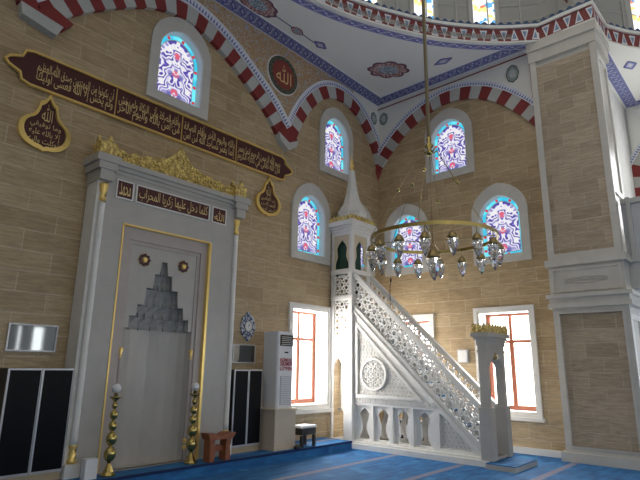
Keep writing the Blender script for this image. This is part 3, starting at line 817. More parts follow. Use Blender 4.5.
# carved relief on the belt
b = MB()
for s_ in (-1, 1):
    for k in range(7):
        a = (PY0 + PY1) / 2 + s_ * (.02 + k * .055); r_ = .05 - .004 * k
        for j in range(6):
            an = j * pi / 3 + k; b.lathe((PX0 - .002, a + r_ * .6 * math.cos(an), 3.26 + r_ * 1.3 * math.sin(an)), [(.001, -.016), (.016, -.008), (.018, .004), (.001, .016)], 'marble_window', 8)
b.build('carved_relief', pier)
# gallery beyond the pier
b = MB(); b.box(10.9, 11.5, -4, PY0 + .04, 3.08, 3.62, 'marble_grey'); b.box(10.86, 11.0, -4, PY0 + .04, 3.56, 3.66, 'marble_grey')
b.box(11.5, 15.2, -4, 2.3, 3.3, 3.5, 'plaster_warm')
struct(b, 'trim_60', 'grey stone beam of the gallery beyond the pier', 'beam')
gal = empty('gallery_railing', (10.95, -1, 3.66), 'grey marble gallery railing just beyond the pier', 'railing')
b = MB(); b.box(10.9, 11.0, -4, PY0 + .02, 4.70, 4.80, 'marble_grey'); b.build('top_rail', gal)
b = MB(); b.extr(loop(PR(10.97), rect(-4, PY0 + .02, 3.66, 4.70)), (-.03, 0, 0), 'grey_plastic', holes=[loop(PR(10.97), rect(1.0 - k * .9, 1.7 - k * .9, 3.76, 4.2)) for k in range(3)] ); b.build('panel', gal)
b = MB()
for k in range(3): lattice(b, PR(10.96), (-.02, 0, 0), rect(1.0 - k * .9, 1.7 - k * .9, 3.76, 4.2), .13, 'marble_grey')
b.build('lattice', gal)
for k in range(3):
    b = MB(); b.box(10.88, 11.0, 1.8 - k * .9, 1.88 - k * .9, 3.66, 4.82, 'marble_grey'); b.build('post', gal)
area('gallery_window', (15.35, .3, 6.3), 1.4, 2.2, (-1, 0, 0), 5)
for a in (-3.1, -.5, -6.7): area('bay_window', (15.35, a, 1.95), 1.4, 2.1, (-1, 0, 0), 3)
n = N('frosted_daylight'); n.set(rgb(.8, .8, .8), .5, emis=rgb(.95, .97, 1), es=4)
wn2 = 30
for a, wd in HW:
    b = MB(); b.extr(loop(PL(-9.45), rect(a - .02, a + wd + .02, .88, 3.12)), (0, -.02, 0), 'frosted_daylight'); b.build('window_%d' % wn2, None, kind='structure', label='bright window in the back wall of the hall, %s' % ['at the end nearest the side wall', 'wide one left of the narrow pair', 'narrowest of all', 'slim one beside the narrowest', 'at the deep bay end'][wn2 - 30], category='window'); wn2 += 1
for a0, a1, z0_, z1_ in ((-3.8, -2.4, .9, 3.0), (-1.2, .2, .9, 3.0), (-7.4, -6.0, .9, 3.0), (-.4, 1.0, 5.2, 7.4)):
    b = MB(); b.extr(loop(PR(15.48), rect(a0 - .02, a1 + .02, z0_ - .02, z1_ + .02)), (.02, 0, 0), 'frosted_daylight'); b.build('window_%d' % wn2, None, kind='structure', label='bright window in the far wall of the deep bay, %s' % ['nearest the middle of the wall', 'beside the pier gallery', 'furthest from the pier', 'high above the gallery floor'][wn2 - 35], category='window'); wn2 += 1

# ------------------------------------------------------------------ long calligraphy board with two drops
X0, X1, Z0, Z1 = 2.16, 7.10, 5.40, 5.95
def zoff(x): return 0
bn = empty('calligraphy_board', (4.63, YL, Z0), 'long dark red board with gold Arabic lettering and gold edge above the prayer niche', 'sign')
endL = [(X0, Z1), (X0 - .12, Z1 - .04), (X0 - .15, Z1 - .14), (X0 - .30, Z1 - .20), (X0 - .36, (Z0 + Z1) / 2), (X0 - .30, Z0 + .20), (X0 - .15, Z0 + .14), (X0 - .12, Z0 + .04), (X0, Z0)]
endR = [(X1 + (X0 - a), z_) for a, z_ in reversed(endL)]
outl = endL + endR
def shrink(P, s_):
    k = len(P); out = []
    for i in range(k):
        a, p, c_ = Vector(P[i - 1]), Vector(P[i]), Vector(P[(i + 1) % k]); t_ = (c_ - a).normalized()
        out.append((p.x - t_.y * s_, p.y + t_.x * s_))
    return out
inn = shrink(outl, .032)
if not (min(p[1] for p in inn) > Z0): inn = shrink(outl, -.032)
b = MB(); b.extr(loop(PL(YL - .02), outl), (0, -.05, 0), 'gold', holes=[loop(PL(YL - .02), inn)]); b.build('gold_frame', bn)
b = MB(); b.extr(loop(PL(YL - .01), shrink(outl, .02) if min(p[1] for p in shrink(outl, .02)) > Z0 else shrink(outl, -.02)), (0, -.03, 0), 'maroon'); b.build('board_face', bn)
verses = [['واليوم الآخر', 'وأقام الصلاة'], ['من آمن بالله', 'واليوم الآخر'], ['إنما يعمر', 'مساجد الله من آمن'], ['من الشيطان الرجيم', 'بسم الله الرحمن الرحيم']]
verses = [['ولم يخش إلا الله فعسى أوليك', 'أن يكونوا من المهتدين صدق الله العظيم'], ['من آمن بالله واليوم الآخر', 'وأقام الصلاة وآتى الزكاة ولم يخش'], ['إنما يعمر مساجد الله من آمن', 'بالله واليوم الآخر وأقام الصلاة'], ['قال الله تعالى في كتابه الكريم', 'بسم الله الرحمن الرحيم إنما يعمر']]
seg_w = (X1 - X0) / 4
for k, v_ in enumerate(verses):
    a0 = X0 + .05 + k * seg_w; 
    H_ = Z1 - Z0 - .13
    text_part('lettering', [v_[0]], PL(YL - .042), (a0 + .02, a0 + seg_w - .07, Z0 + .065, Z0 + .065 + H_ * .66), 'lettering_gold', bn, thin=.004)
    text_part('lettering', [v_[1]], PL(YL - .042), (a0 + .02, a0 + seg_w - .07, Z1 - .065 - H_ * .66, Z1 - .065), 'lettering_gold', bn, depth=.008, thin=.004)
    if k: 
        b = MB(); b.box(a0 - .03, a0 - .018, YL - .055, YL - .04, Z0 + .04, Z1 - .04, 'gold'); b.build('divider', bn)
def drop(cx, zt, w, h, label, words):
    P = [(0, 0), (.06, -.10), (.10, -.14), (.17, -.17), (.19, -.30), (.26, -.42), (.42, -.50), (.50, -.62), (.48, -.78), (.36, -.90), (.18, -.96), (.06, -.965), (0, -1.0)]
    R_ = [(cx + a * w, zt + c_ * h) for a, c_ in P]; L_ = [(cx - a * w, zt + c_ * h) for a, c_ in reversed(P[1:-1])]
    out = R_ + L_
    sm = smooth([Vector(p) for p in out + [out[0]]], 1)[:-1]; sm = [(p.x, p.y) for p in sm]
    inn = [(cx + (p[0] - cx) * .80, zt - h * .56 + (p[1] - zt + h * .56) * .84) for p in sm]
    e = empty('hanging_plaque', (cx, YL, zt - h), label, 'sign')
    b = MB(); b.extr(loop(PL(YL), sm), (0, -.055, 0), 'gold', holes=[loop(PL(YL - .005), inn)]); b.build('gold_rim', e)
    b = MB(); b.extr(loop(PL(YL - .005), inn), (0, -.02, 0), 'maroon'); b.build('board_face', e)
    text_part('lettering', words, PL(YL - .027), (cx - .29 * w, cx + .29 * w, zt - .90 * h, zt - .50 * h), 'lettering_gold', e)
    text_part('lettering', 'الله', PL(YL - .027), (cx - .10 * w, cx + .10 * w, zt - .48 * h, zt - .18 * h), 'lettering_gold', e)
drop(2.46, 5.395, .72, .90, 'gold rimmed onion shaped plaque with Arabic lettering under the left end of the board', ['وما توفيقي', 'إلا بالله عليه', 'توكلت وإليه'])
drop(6.80, 5.395, .68, .86, 'gold rimmed onion shaped plaque with Arabic lettering under the right end of the board', ['رب العالمين', 'الحمد لله رب', 'الرحمن الرحيم'])

# ------------------------------------------------------------------ mihrab
mh = empty('prayer_niche', (4.47, 7.1, PZ), 'tall white marble prayer niche with gold crest and stepped carved hood', 'prayer niche')
ML, MR, YF = 3.17, 5.80, 7.12
FL, FR, FT = 3.60, 5.20, 3.63
b = MB()
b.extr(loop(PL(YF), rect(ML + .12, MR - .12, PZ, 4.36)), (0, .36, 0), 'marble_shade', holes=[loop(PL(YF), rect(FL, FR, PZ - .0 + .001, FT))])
b.build('body', mh)
NC = 4.40
steps_o = [(.58, PZ + .001), (.58, 2.12), (.52, 2.12), (.52, 2.30), (.42, 2.30), (.40, 2.48), (.30, 2.48), (.275, 2.74), (.17, 2.74), (.155, 2.97), (.08, 2.97), (.05, 3.18)]
hole = [(NC + a, z_) for a, z_ in steps_o] + [(NC - a, z_) for a, z_ in reversed(steps_o)]
b = MB()
b.extr(loop(PL(YF + .05), rect(FL, FR, PZ, FT)), (0, .03, 0), 'marble_pink', holes=[loop(PL(YF + .05), rect(FL + .15, FR - .15, PZ + .001, FT - .2))])
b.build('outer_border', mh)
b = MB()
b.extr(loop(PL(YF + .09), rect(FL + .13, FR - .13, PZ, FT - .18)), (0, .03, 0), 'marble_shade', holes=[loop(PL(YF + .09), hole)])
b.extr(loop(PL(YF + .075), rect(FL + .15, FR - .15, PZ, FT - .2)), (0, .015, 0), 'marble_pink', holes=[loop(PL(YF + .075), rect(FL + .21, FR - .21, PZ + .001, FT - .26))])
b.build('inner_panel', mh)
# concave niche and stepped hood
b = MB(); seg = 14
def halfring(hw, dep, z_, n_=seg, lob=0, ph=0):
    out = []
    for k in range(n_ + 1):
        a = pi * k / n_; m = 1 - (lob * abs(math.sin((k + ph) * pi / 2)) if lob else 0)
        out.append((NC - hw * math.cos(a) * (m if 0 < k < n_ else 1), YF + .10 + dep * math.sin(a) * m, z_))
    return out
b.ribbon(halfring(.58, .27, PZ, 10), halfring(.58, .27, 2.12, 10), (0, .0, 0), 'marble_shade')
b.build('niche_wall', mh)
b = MB()
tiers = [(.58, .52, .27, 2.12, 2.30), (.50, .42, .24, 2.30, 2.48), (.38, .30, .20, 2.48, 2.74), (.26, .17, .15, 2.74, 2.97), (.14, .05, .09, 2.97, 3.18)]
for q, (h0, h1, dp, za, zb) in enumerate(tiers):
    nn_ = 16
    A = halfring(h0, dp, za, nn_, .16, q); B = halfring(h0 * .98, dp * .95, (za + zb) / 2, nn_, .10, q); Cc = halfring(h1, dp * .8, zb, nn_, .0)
    b.ribbon(A, B, (0, 0, 0), 'muqarnas_marble_shade'); b.ribbon(B, Cc, (0, 0, 0), 'muqarnas_marble_shade')
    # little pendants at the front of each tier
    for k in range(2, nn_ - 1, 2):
        p = A[k]; b.lathe((p[0], p[1] - .012, za - .0), [(.002, -.02), (.014, 0), (.02, .03), (.012, .07)], 'muqarnas_marble_shade', 6)
    if q: b.ribbon(halfring(h0, dp, za, nn_), halfring(tiers[q - 1][1] * 1.02, tiers[q - 1][2] * .85, za, nn_), (0, 0, 0), 'muqarnas_marble_shade')
b.build('stepped_hood', mh)
# gold strips of the frame
b = MB(); b.box(FL - .01, FL + .012, YF - .012, YF + .05, PZ, FT, 'gold'); b.build('gold_strip', mh)
b = MB(); b.box(FR - .03, FR + .012, YF - .012, YF + .05, PZ, FT, 'gold'); b.build('gold_strip', mh)
b = MB(); b.box(FL, FR, YF - .012, YF + .05, FT - .012, FT + .012, 'gold'); b.build('gold_strip', mh)
# pilasters with gold capitals
for s_, xc in ((0, ML + .07), (1, MR - .07)):
    b = MB(); b.box(xc - .10, xc + .10, YF - .06, YF + .36, PZ, PZ + .17, 'marble'); b.build('column_base', mh)
    b = MB(); b.lathe((xc, YF + .0, PZ + .40), [(.05, 0), (.045, .1), (.045, 3.25), (.05, 3.3)], 'marble', 16)
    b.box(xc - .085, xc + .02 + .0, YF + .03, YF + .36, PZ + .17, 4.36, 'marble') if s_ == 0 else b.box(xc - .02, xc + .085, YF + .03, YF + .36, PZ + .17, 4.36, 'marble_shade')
    b.build('column', mh)
    b = MB(); b.lathe((xc, YF, PZ + .17), [(.055, 0), (.06, .04), (.035, .07), (.05, .12), (.03, .16), (.055, .21), (.045, .25)], 'gold', 16); b.build('gold_foot', mh)
    b = MB(); b.lathe((xc, YF, 3.90), [(.045, 0), (.05, .05), (.03, .08), (.05, .16), (.065, .23), (.06, .26)], 'gold', 16); b.build('gold_capital', mh)
    # small colonnettes at the niche edge
    xs = NC - .60 if s_ == 0 else NC + .60
    b = MB(); b.lathe((xs, YF + .08, PZ), [(.03, 0), (.022, .22), (.022, 1.5), (.03, 1.55)], 'marble_pink', 12); b.build('small_column', mh)
    b = MB(); b.lathe((xs, YF + .08, PZ + 1.50), [(.02, 0), (.03, .03), (.018, .06), (.034, .13), (.03, .16)], 'gold', 12); b.build('small_gold_capital', mh)
    b = MB(); b.lathe((xs, YF + .08, PZ + .16), [(.03, 0), (.034, .03), (.018, .08), (.032, .12), (.024, .16)], 'gold', 12); b.build('small_gold_foot', mh)
# cornice stepped outwards
b = MB()
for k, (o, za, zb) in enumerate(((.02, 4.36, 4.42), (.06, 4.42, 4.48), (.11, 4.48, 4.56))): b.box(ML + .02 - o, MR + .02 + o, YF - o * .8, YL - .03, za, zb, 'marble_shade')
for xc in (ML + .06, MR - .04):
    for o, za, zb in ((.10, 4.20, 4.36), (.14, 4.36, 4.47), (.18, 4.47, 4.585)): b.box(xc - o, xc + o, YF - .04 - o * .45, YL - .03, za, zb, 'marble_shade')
b.build('cornice', mh)
# gold crest
prof = [(0, .08), (.08, .20), (.16, .21), (.24, .17), (.32, .22), (.42, .20), (.50, .25), (.60, .24), (.70, .29), (.80, .33), (.88, .42), (.94, .50), (1.0, .60)]
half = 1.22; PK = 4.50
crest = [(PK - half * (1 - a), 4.565 + h_ * 1.0) for a, h_ in prof] + [(PK + half * (1 - a), 4.565 + h_ * 1.0) for a, h_ in reversed(prof[:-1])]
crest = [(PK - half, 4.565)] + crest + [(PK + half, 4.565)]
b = MB(); b.extr(loop(PL(YF + .02), crest), (0, .07, 0), 'gold_carved')
rnd = random.Random(3)
for k in range(240):     # leafy bumps
    a = rnd.uniform(-1, 1); x_ = PK + a * half * .97
    t_ = 1 - abs(a); zt = 0
    for i in range(len(prof) - 1):
        if prof[i][0] <= t_ <= prof[i + 1][0]:
            zt = prof[i][1] + (prof[i + 1][1] - prof[i][1]) * (t_ - prof[i][0]) / (prof[i + 1][0] - prof[i][0])
    zz = 4.57 + rnd.uniform(.05, 1) * zt * .95; r_ = rnd.uniform(.014, .028)
    b.lathe((x_, YF + .012, zz), [(.001, -r_), (r_ * .8, -r_ * .4), (r_, 0), (r_ * .7, r_ * .6), (.001, r_)], 'gold_carved', 7)
b.build('gold_crest', mh)
for xc in (ML + .06, MR - .04):
    b = MB()
    fin = [(-.13, 0), (-.12, .10), (-.14, .20), (-.06, .22), (0, .33), (.06, .22), (.14, .20), (.12, .10), (.13, 0)]
    b.extr(loop(PL(YF - .06), [(xc + a, 4.585 + h_) for a, h_ in fin]), (0, .05, 0), 'gold_carved')
    b.extr([(xc - .13, YF - .06 + .28 * (a + .14) / .28, 4.585 + h_) for a, h_ in fin], (.04, 0, 0), 'gold_carved')
    b.build('corner_finial', mh)
# lettered panels
for (a0, a1, tx, lab) in ((3.44, 3.68, 'محمد', 'small square panel with gold lettering'), (3.76, 5.10, 'كلما دخل عليها زكريا المحراب', 'long panel with gold lettering'), (5.19, 5.46, 'الله', 'small square panel with gold lettering')):
    b = MB(); b.extr(loop(PL(YF - .002), rect(a0, a1, 4.02, 4.27)), (0, -.012, 0), 'maroon'); pn = b.build('lettered_panel', mh, label=lab)
    b = MB(); b.extr(loop(PL(YF - .002), rect(a0 - .02, a1 + .02, 4.0, 4.29)), (0, -.02, 0), 'marble', holes=[loop(PL(YF - .002), rect(a0, a1, 4.02, 4.27))]); b.build('panel_edge', pn)
    if a1 - a0 > 1: text_part('lettering', ['كلما دخل عليها زكريا المحراب'], PL(YF - .016), (a0 + .03, a1 - .03, 4.04, 4.25), 'lettering_gold', pn)
    else: text_part('lettering', tx, PL(YF - .016), (a0 + .03, a1 - .03, 4.05, 4.24), 'lettering_gold', pn)
# rosettes
for xc in (4.04, 4.74):
    b = MB(); disc_mesh((xc, 3.16), .035, YF + .09, YF + .05, 'gold', b, 16)
    ro = b.build('rosette', mh)
    b = MB()
    for k in range(8):
        a = k * pi / 4; cx_, cz_ = xc + .072 * math.cos(a), 3.16 + .072 * math.sin(a)
        b.extr([(cx_ + .028 * math.cos(2 * pi * j / 10), YF + .088, cz_ + .028 * math.sin(2 * pi * j / 10)) for j in range(10)], (0, -.02, 0), 'maroon')
        b.extr([(xc + .105 * math.cos(a + .2 * j), YF + .088, 3.16 + .105 * math.sin(a + .2 * j)) for j in (-1, 1)] + [(xc + .03 * math.cos(a), YF + .088, 3.16 + .03 * math.sin(a))], (0, -.010, 0), 'gold')
    b.build('petals', ro)

# ------------------------------------------------------------------ minbar (pulpit)
mn = empty('pulpit', (9.2, 5.5, 0), 'white marble stair pulpit with pierced railings, domed tower and small gateway', 'pulpit')
XA, XB = 8.88, 9.53                 # stair side planes
def Tz(y): return .99 + .955 * (y - 4.09)      # top of the rail
def Lz(y): return .36 + .945 * (y - 4.16)      # bottom of lattice
def Sz(y): return .14 + .945 * (y - 4.10)      # bottom of string
y0, y1 = 4.08, 6.92
nic = []
for k in range(4):
    a1_ = 6.86 - k * .465; nic.append((a1_ - .405, a1_))
def vase(c_, zb, s_=1.0):
    P = [(.085, 0), (.085, .05), (.055, .10), (.035, .18), (.04, .26), (.07, .36), (.09, .46), (.06, .50), (.04, .53), (0, .56)]
    R_ = [(c_ + a * s_ * 1.3, zb + h_ * s_) for a, h_ in P]; L_ = [(c_ - a * s_ * 1.3, zb + h_ * s_) for a, h_ in reversed(P[:-1])]
    return R_ + L_
for side, X, d in (('near', XA, 1), ('far', XB, -1)):
    # side wall with four panels, pierced by vase shaped openings
    wallpoly = [(y1, .10), (y1, Sz(y1)), (y0 + .08, Sz(y0 + .08)), (y0 + .08, .10)]
    b = MB()
    holes = [loop(PR(X), rect(a, c_, .17, .84)) for a, c_ in nic]
    if side == 'near': holes += [loop(PR(X), [(6.78, 1.04), (5.36, 1.04), (6.78, 2.44)]), loop(PR(X), [(4.92, .2), (4.92, .80), (4.80, .72), (4.28, .2)])]
    b.extr(loop(PR(X), wallpoly), (.05 * d, 0, 0), 'marble', holes=holes)
    b.build('side_wall', mn)
    b = MB()
    for a, c_ in nic: b.extr(loop(PR(X + .05 * d), rect(a - .01, c_ + .01, .16, .85)), (.02 * d, 0, 0), 'marble', holes=[loop(PR(X + .05 * d), vase((a + c_) / 2 - .01, .20, 1.05))])
    b.build('niche_panels', mn)
    if side == 'near':
        b = MB(); b.extr(loop(PR(X + .03), [(6.80, 1.02), (5.30, 1.02), (6.80, 2.50)]), (.02, 0, 0), 'marble_carved_fine'); lattice(b, PR(X + .018), (.014, 0, 0), [(6.775, 1.05), (5.39, 1.05), (6.775, 2.43)], .085, 'marble'); tp = b.build('carved_triangle', mn)
        b = MB(); b.extr(loop(PR(X + .04), [(4.93, .19), (4.93, .82), (4.80, .73), (4.26, .19)]), (.02, 0, 0), 'marble_carved_fine'); lattice(b, PR(X + .028), (.014, 0, 0), [(4.92, .2), (4.92, .80), (4.28, .2)], .085, 'marble'); b.build('carved_corner', mn)
        b = MB()
        for k in range(46): b.box(X - .012, X + .01, 4.98 + k * .041, 4.998 + k * .041, .885, .975, 'marble')
        for k in range(38): b.box(X - .012, X + .01, 6.845, 6.90, 1.0 + k * .05, 1.03 + k * .05, 'marble')
        b.build('fluted_border', mn)
        # raised frame of the triangle
        b = MB(); b.extr(loop(PR(X), [(6.82, 1.0), (5.26, 1.0), (6.82, 2.55)]), (-.03, 0, 0), 'marble', holes=[loop(PR(X), [(6.77, 1.05), (5.38, 1.05), (6.77, 2.43)])]); b.build('triangle_frame', mn)
        # rosette disc
        seg = 40; cc = (6.38, 1.46)
        ring = lambda r_: [(cc[0] + r_ * math.cos(2 * pi * k / seg), cc[1] + r_ * math.sin(2 * pi * k / seg)) for k in range(seg)]
        b = MB(); b.extr(loop(PR(X + .03), ring(.325)), (-.05, 0, 0), 'marble', holes=[loop(PR(X + .03), ring(.28))]); b.build('rosette_ring', mn)
        b = MB(); lattice(b, PR(X + .025), (-.025, 0, 0), [(cc[0] + .283 * math.cos(2 * pi * k / 16), cc[1] + .283 * math.sin(2 * pi * k / 16)) for k in range(16)], .12, 'marble'); b.build('rosette_lattice', mn)
    # string band
    b = MB(); b.extr(loop(PR(X), [(y1, Sz(y1)), (y1, Lz(y1)), (y0, Lz(y0)), (y0, Sz(y0) + .02)]), (-.03 * d, 0, 0), 'marble')
    b.extr(loop(PR(X), [(y1, Sz(y1)), (y1, Sz(y1) + .04), (y0, Sz(y0) + .04), (y0, Sz(y0))]), (-.05 * d, 0, 0), 'marble')
    b.extr(loop(PR(X), [(y1, Sz(y1)), (y1, Lz(y1)), (y0, Lz(y0)), (y0, Sz(y0) + .02)]), (.05 * d, 0, 0), 'marble')
    b.build('stair_string', mn)
    # pierced railing
    b = MB(); lattice(b, PR(X), (.03 * d, 0, 0), [(y1, Lz(y1) - .01), (y1, Tz(y1) - .10), (y0, Tz(y0) - .10), (y0, Lz(y0) - .01)], .165, 'marble', u_dir=(1, .95)); b.build('pierced_railing', mn)
    b = MB(); b.extr(loop(PR(X - .03 * d), [(y1, Tz(y1) - .12), (y1, Tz(y1)), (y0, Tz(y0)), (y0, Tz(y0) - .12)]), (.09 * d, 0, 0), 'marble')
    b.build('handrail', mn)
# base plinth
b = MB(); b.box(XA - .10, XB + .10, 3.98, 7.48, 0, .10, 'marble'); b.box(XA - .06, XB + .06, 4.02, 7.48, .10, .14, 'marble')
b.build('plinth', mn)
b = MB(); ns = 11
for k in range(ns):
    ya = y0 + .10 + k * .255; b.box(XA + .09, XB - .09, ya, min(6.95, ya + .52), max(.12, .12 + (k - .6) * .24), .12 + (k + 1) * .24, 'marble_grey')  # greyer marble stands in for the shade behind the pierced railing
b.build('steps', mn)
b = MB()
for k in range(ns):
    ya = y0 + .10 + k * .255; b.box(XA + .095, XB - .095, ya - .012, ya + .262, .12 + (k + 1) * .24, .135 + (k + 1) * .24, 'carpet')
b.build('stair_carpet', mn)
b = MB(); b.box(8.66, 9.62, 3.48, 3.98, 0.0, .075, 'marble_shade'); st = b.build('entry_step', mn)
b = MB(); b.box(8.665, 9.615, 3.485, 3.975, .075, .09, 'carpet'); b.build('step_carpet', st)
# gateway
GX0, GX1, GY0, GY1 = 8.83, 9.62, 3.93, 4.08
gh = 2.10
P = [(8.93, .14), (9.53, .14), (9.53, 1.62)]
for k in range(1, 12):
    a = k / 12; P.append((9.53 - .60 * a, 1.62 + .20 * math.sin(a * pi) + (.10 if k == 6 else .04 if k in (5, 7) else 0)))
P.append((8.93, 1.62))
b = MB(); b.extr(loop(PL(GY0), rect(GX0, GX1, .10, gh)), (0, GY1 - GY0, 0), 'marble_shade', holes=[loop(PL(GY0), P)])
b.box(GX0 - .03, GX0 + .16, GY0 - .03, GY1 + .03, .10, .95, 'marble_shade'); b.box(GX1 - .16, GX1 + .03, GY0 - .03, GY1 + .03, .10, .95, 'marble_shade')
b.build('gateway', mn)
b = MB()
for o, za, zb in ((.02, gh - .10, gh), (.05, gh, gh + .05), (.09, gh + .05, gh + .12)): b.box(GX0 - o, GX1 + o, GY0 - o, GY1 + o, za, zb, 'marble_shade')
b.box(GX0 - .01, GX1 + .01, GY0 - .015, GY1 + .015, 1.88, 1.92, 'marble_shade')
b.build('gateway_cornice', mn)
def crown(mb, x0, x1, y0_, y1_, zb, h, n1, n2, mat, t_=.02):
    for xa, xb, n_, fix, ax in ((x0, x1, n1, y0_, 0), (x0, x1, n1, y1_ - t_, 0), (y0_, y1_, n2, x0, 1), (y0_, y1_, n2, x1 - t_, 1)):
        w = (xb - xa) / n_
        for k in range(n_):
            a = xa + k * w
            P = [(a, zb), (a + w, zb), (a + w * .92, zb + h * .45), (a + w * .5, zb + h), (a + w * .08, zb + h * .45)]
            if ax == 0: mb.extr([(p[0], fix, p[1]) for p in P], (0, t_, 0), mat)
            else: mb.extr([(fix, p[0], p[1]) for p in P], (t_, 0, 0), mat)
b = MB(); b.box(GX0 - .07, GX1 + .07, GY0 - .07, GY1 + .07, gh + .12, gh + .17, 'gold_carved'); crown(b, GX0 - .07, GX1 + .07, GY0 - .07, GY1 + .07, gh + .17, .12, 8, 3, 'gold_carved'); b.build('gateway_crown', mn)
b = MB(); b.lathe((9.23, 3.95, 1.75), [(.01, 0), (.06, .02), (.05, .09), (.02, .14), (.005, .2)], 'dark_brass', 12); b.build('gateway_boss', mn)
# tower
TX0, TX1, TY0, TY1 = 8.80, 9.48, 6.88, 7.46
tw = .06
door = [(7.10, .14), (7.10, 1.50), (7.14, 1.66), (7.20, 1.74), (7.265, 1.80), (7.33, 1.74), (7.38, 1.66), (7.42, 1.50), (7.42, .14)]
ogee = [(.17, 0), (.165, .12), (.11, .26), (.12, .36), (.13, .44), (.09, .52), (.03, .58), (0, .63)]
def og(c_, zb, sy_=1, sx=1): return [(c_ + a * sx, zb + h_ * sy_) for a, h_ in ogee] + [(c_ - a * sx, zb + h_ * sy_) for a, h_ in reversed(ogee[:-1])]
b = MB()
for X, d in ((TX0, 1), (TX1, -1)):
    b.extr(loop(PR(X), rect(TY0, TY1, .10, 4.62)), (tw * d, 0, 0), 'marble', holes=[loop(PR(X), door), loop(PR(X), rect(6.97, 7.37, 2.28, 3.02)), loop(PR(X), rect(6.97, 7.37, 3.14, 3.60)), loop(PR(X), rect(6.95, 7.39, 3.72, 4.50))])
b.extr(loop(PL(TY0), rect(TX0 + tw, TX1 - tw, .10, 4.62)), (0, tw, 0), 'marble', holes=[loop(PL(TY0), rect(TX0 + .11, TX1 - .11, 2.85, 4.50))])
b.build('tower', mn)
b = MB(); b.box(TX0 - .02, TX1 + .02, TY0 - .02, TY1, 3.60, 3.70, 'marble'); b.build('tower_band', mn)
b = MB(); b.box(TX0 - .02, TX1 + .02, TY0 - .02, TY1, 3.03, 3.12, 'marble'); b.build('tower_band', mn)
b = MB(); b.box(TX0 + tw, TX1 - tw, TY0 + tw, TY1, 2.74, 2.82, 'marble')
b.build('tower_floor', mn)
for zz in ((2.28, 3.02), (3.14, 3.60)):
    for X in (TX0 + .02, TX1 - .04): b = MB(); lattice(b, PR(X), (.02, 0, 0), rect(6.96, 7.38, *zz), .145, 'marble', u_dir=(0, 1)); b.build('tower_lattice', mn)
b = MB(); b.extr(loop(PR(TX0 + .02), rect(6.95, 7.39, 3.72, 4.50)), (.02, 0, 0), 'cream_panel', holes=[loop(PR(TX0 + .02), og(7.17, 3.725, 1.08, 1.12))]); b.build('cream_panel', mn)
b = MB(); b.extr(loop(PL(TY0 + .02), rect(TX0 + .11, TX1 - .11, 2.85, 4.50)), (0, .02, 0), 'cream_panel', holes=[loop(PL(TY0 + .02), [(9.14 + .17, 2.86), (9.14 + .17, 3.7)] + og(9.14, 3.72, 1.08, 1.12)[1:-1] + [(9.14 - .17, 3.7), (9.14 - .17, 2.86)])]); b.build('cream_panel', mn)
b = MB(); b.box(TX0 + .10, TX0 + .12, TY0 + .08, TY1 - .02, 3.72, 4.5, 'green_cloth')
b.box(TX0 + .10, TX1 - .10, TY0 + .08 + .10, TY0 + .20, 2.84, 4.5, 'green_cloth'); b.build('green_curtain', mn)
b = MB()
for o, za, zb in ((.03, 4.58, 4.64), (.07, 4.64, 4.70), (.13, 4.70, 4.80)): b.box(TX0 - o, TX1 + o, TY0 - o, TY1 + .02, za, zb, 'marble')
b.build('tower_cornice', mn)
b = MB(); b.box(TX0 - .10, TX1 + .10, TY0 - .10, TY1 + .0, 4.80, 4.84, 'gold_carved'); crown(b, TX0 - .10, TX1 + .10, TY0 - .10, TY1, 4.84, .10, 8, 7, 'gold_carved'); b.build('tower_crown', mn)
cx_, cy_ = 9.14, 7.13
b = MB(); b.lathe((cx_, cy_, 4.80), [(.34, 0), (.345, .22), (.36, .24), (.36, .29), (.33, .31), (.31, .36)], 'marble', 8, False, rot=pi / 8)
b.build('roof_drum', mn)
b = MB(); b.lathe((cx_, cy_, 5.16), [(.31, 0), (.24, .10), (.19, .24), (.145, .42), (.11, .62), (.085, .82), (.07, .98), (.0, 1.0)], 'marble', 8, False, rot=pi / 8)
b.build('spire', mn)
b = MB(); b.lathe((cx_, cy_, 6.14), [(.02, 0), (.06, .03), (.03, .07), (.055, .12), (.055, .15), (.02, .20), (.035, .24), (.035, .27), (.012, .31), (.008, .42), (.0, .45)], 'gold', 14); b.build('finial', mn)

# things near the pulpit
mc = empty('microphone', (9.46, 6.3, 2.2), 'thin black gooseneck microphone rising above the pulpit railing', 'microphone')
b = MB(); b.tube([(9.42, 6.3, 2.36), (9.42, 6.3, 3.30), (9.42, 6.28, 3.42)], .009, 'dark_wood', 6); b.build('stem', mc)
b = MB(); b.lathe((9.42, 6.275, 3.42), [(.01, 0), (.022, .02), (.022, .07), (.008, .09)], 'dark_wood', 10); b.build('head', mc)
b = MB(); b.box(10.10, 10.14, 5.0, 5.04, 0, .46, 'dark_wood')
bs = empty('low_dark_shapes', (10.1, 5.9, 0), 'unidentified low dark shapes built as a bench, half seen through the openings of the pulpit side', 'bench')  # dark shapes of unknown kind, given the form of a bench
b = MB(); b.box(9.95, 10.30, 4.95, 6.85, .42, .50, 'dark_wood'); b.build('seat', bs)
for xx in (9.97, 10.24):
    for yy in (5.0, 5.6, 6.2, 6.75):
        b = MB(); b.box(xx, xx + .05, yy, yy + .05, 0, .42, 'dark_wood'); b.build('leg', bs)
b = MB(); b.extr([(9.97, 4.97, .12), (9.97, 6.8, .12), (9.97, 6.8, .20), (9.97, 4.97, .20)], (.04, 0, 0), 'dark_wood'); b.build('stretcher', bs)
wb = empty('wall_box', (10.7, 5.22, 1.72), 'small grey box fixed on the stone wall beside the pulpit gateway', 'box')
b = MB(); b.box(10.66, 10.75, 5.16, 5.40, 1.72, 2.0, 'grey_plastic'); b.build('housing', wb)
b = MB(); b.box(10.645, 10.66, 5.18, 5.38, 1.74, 1.98, 'white_plastic'); b.build('cover', wb)

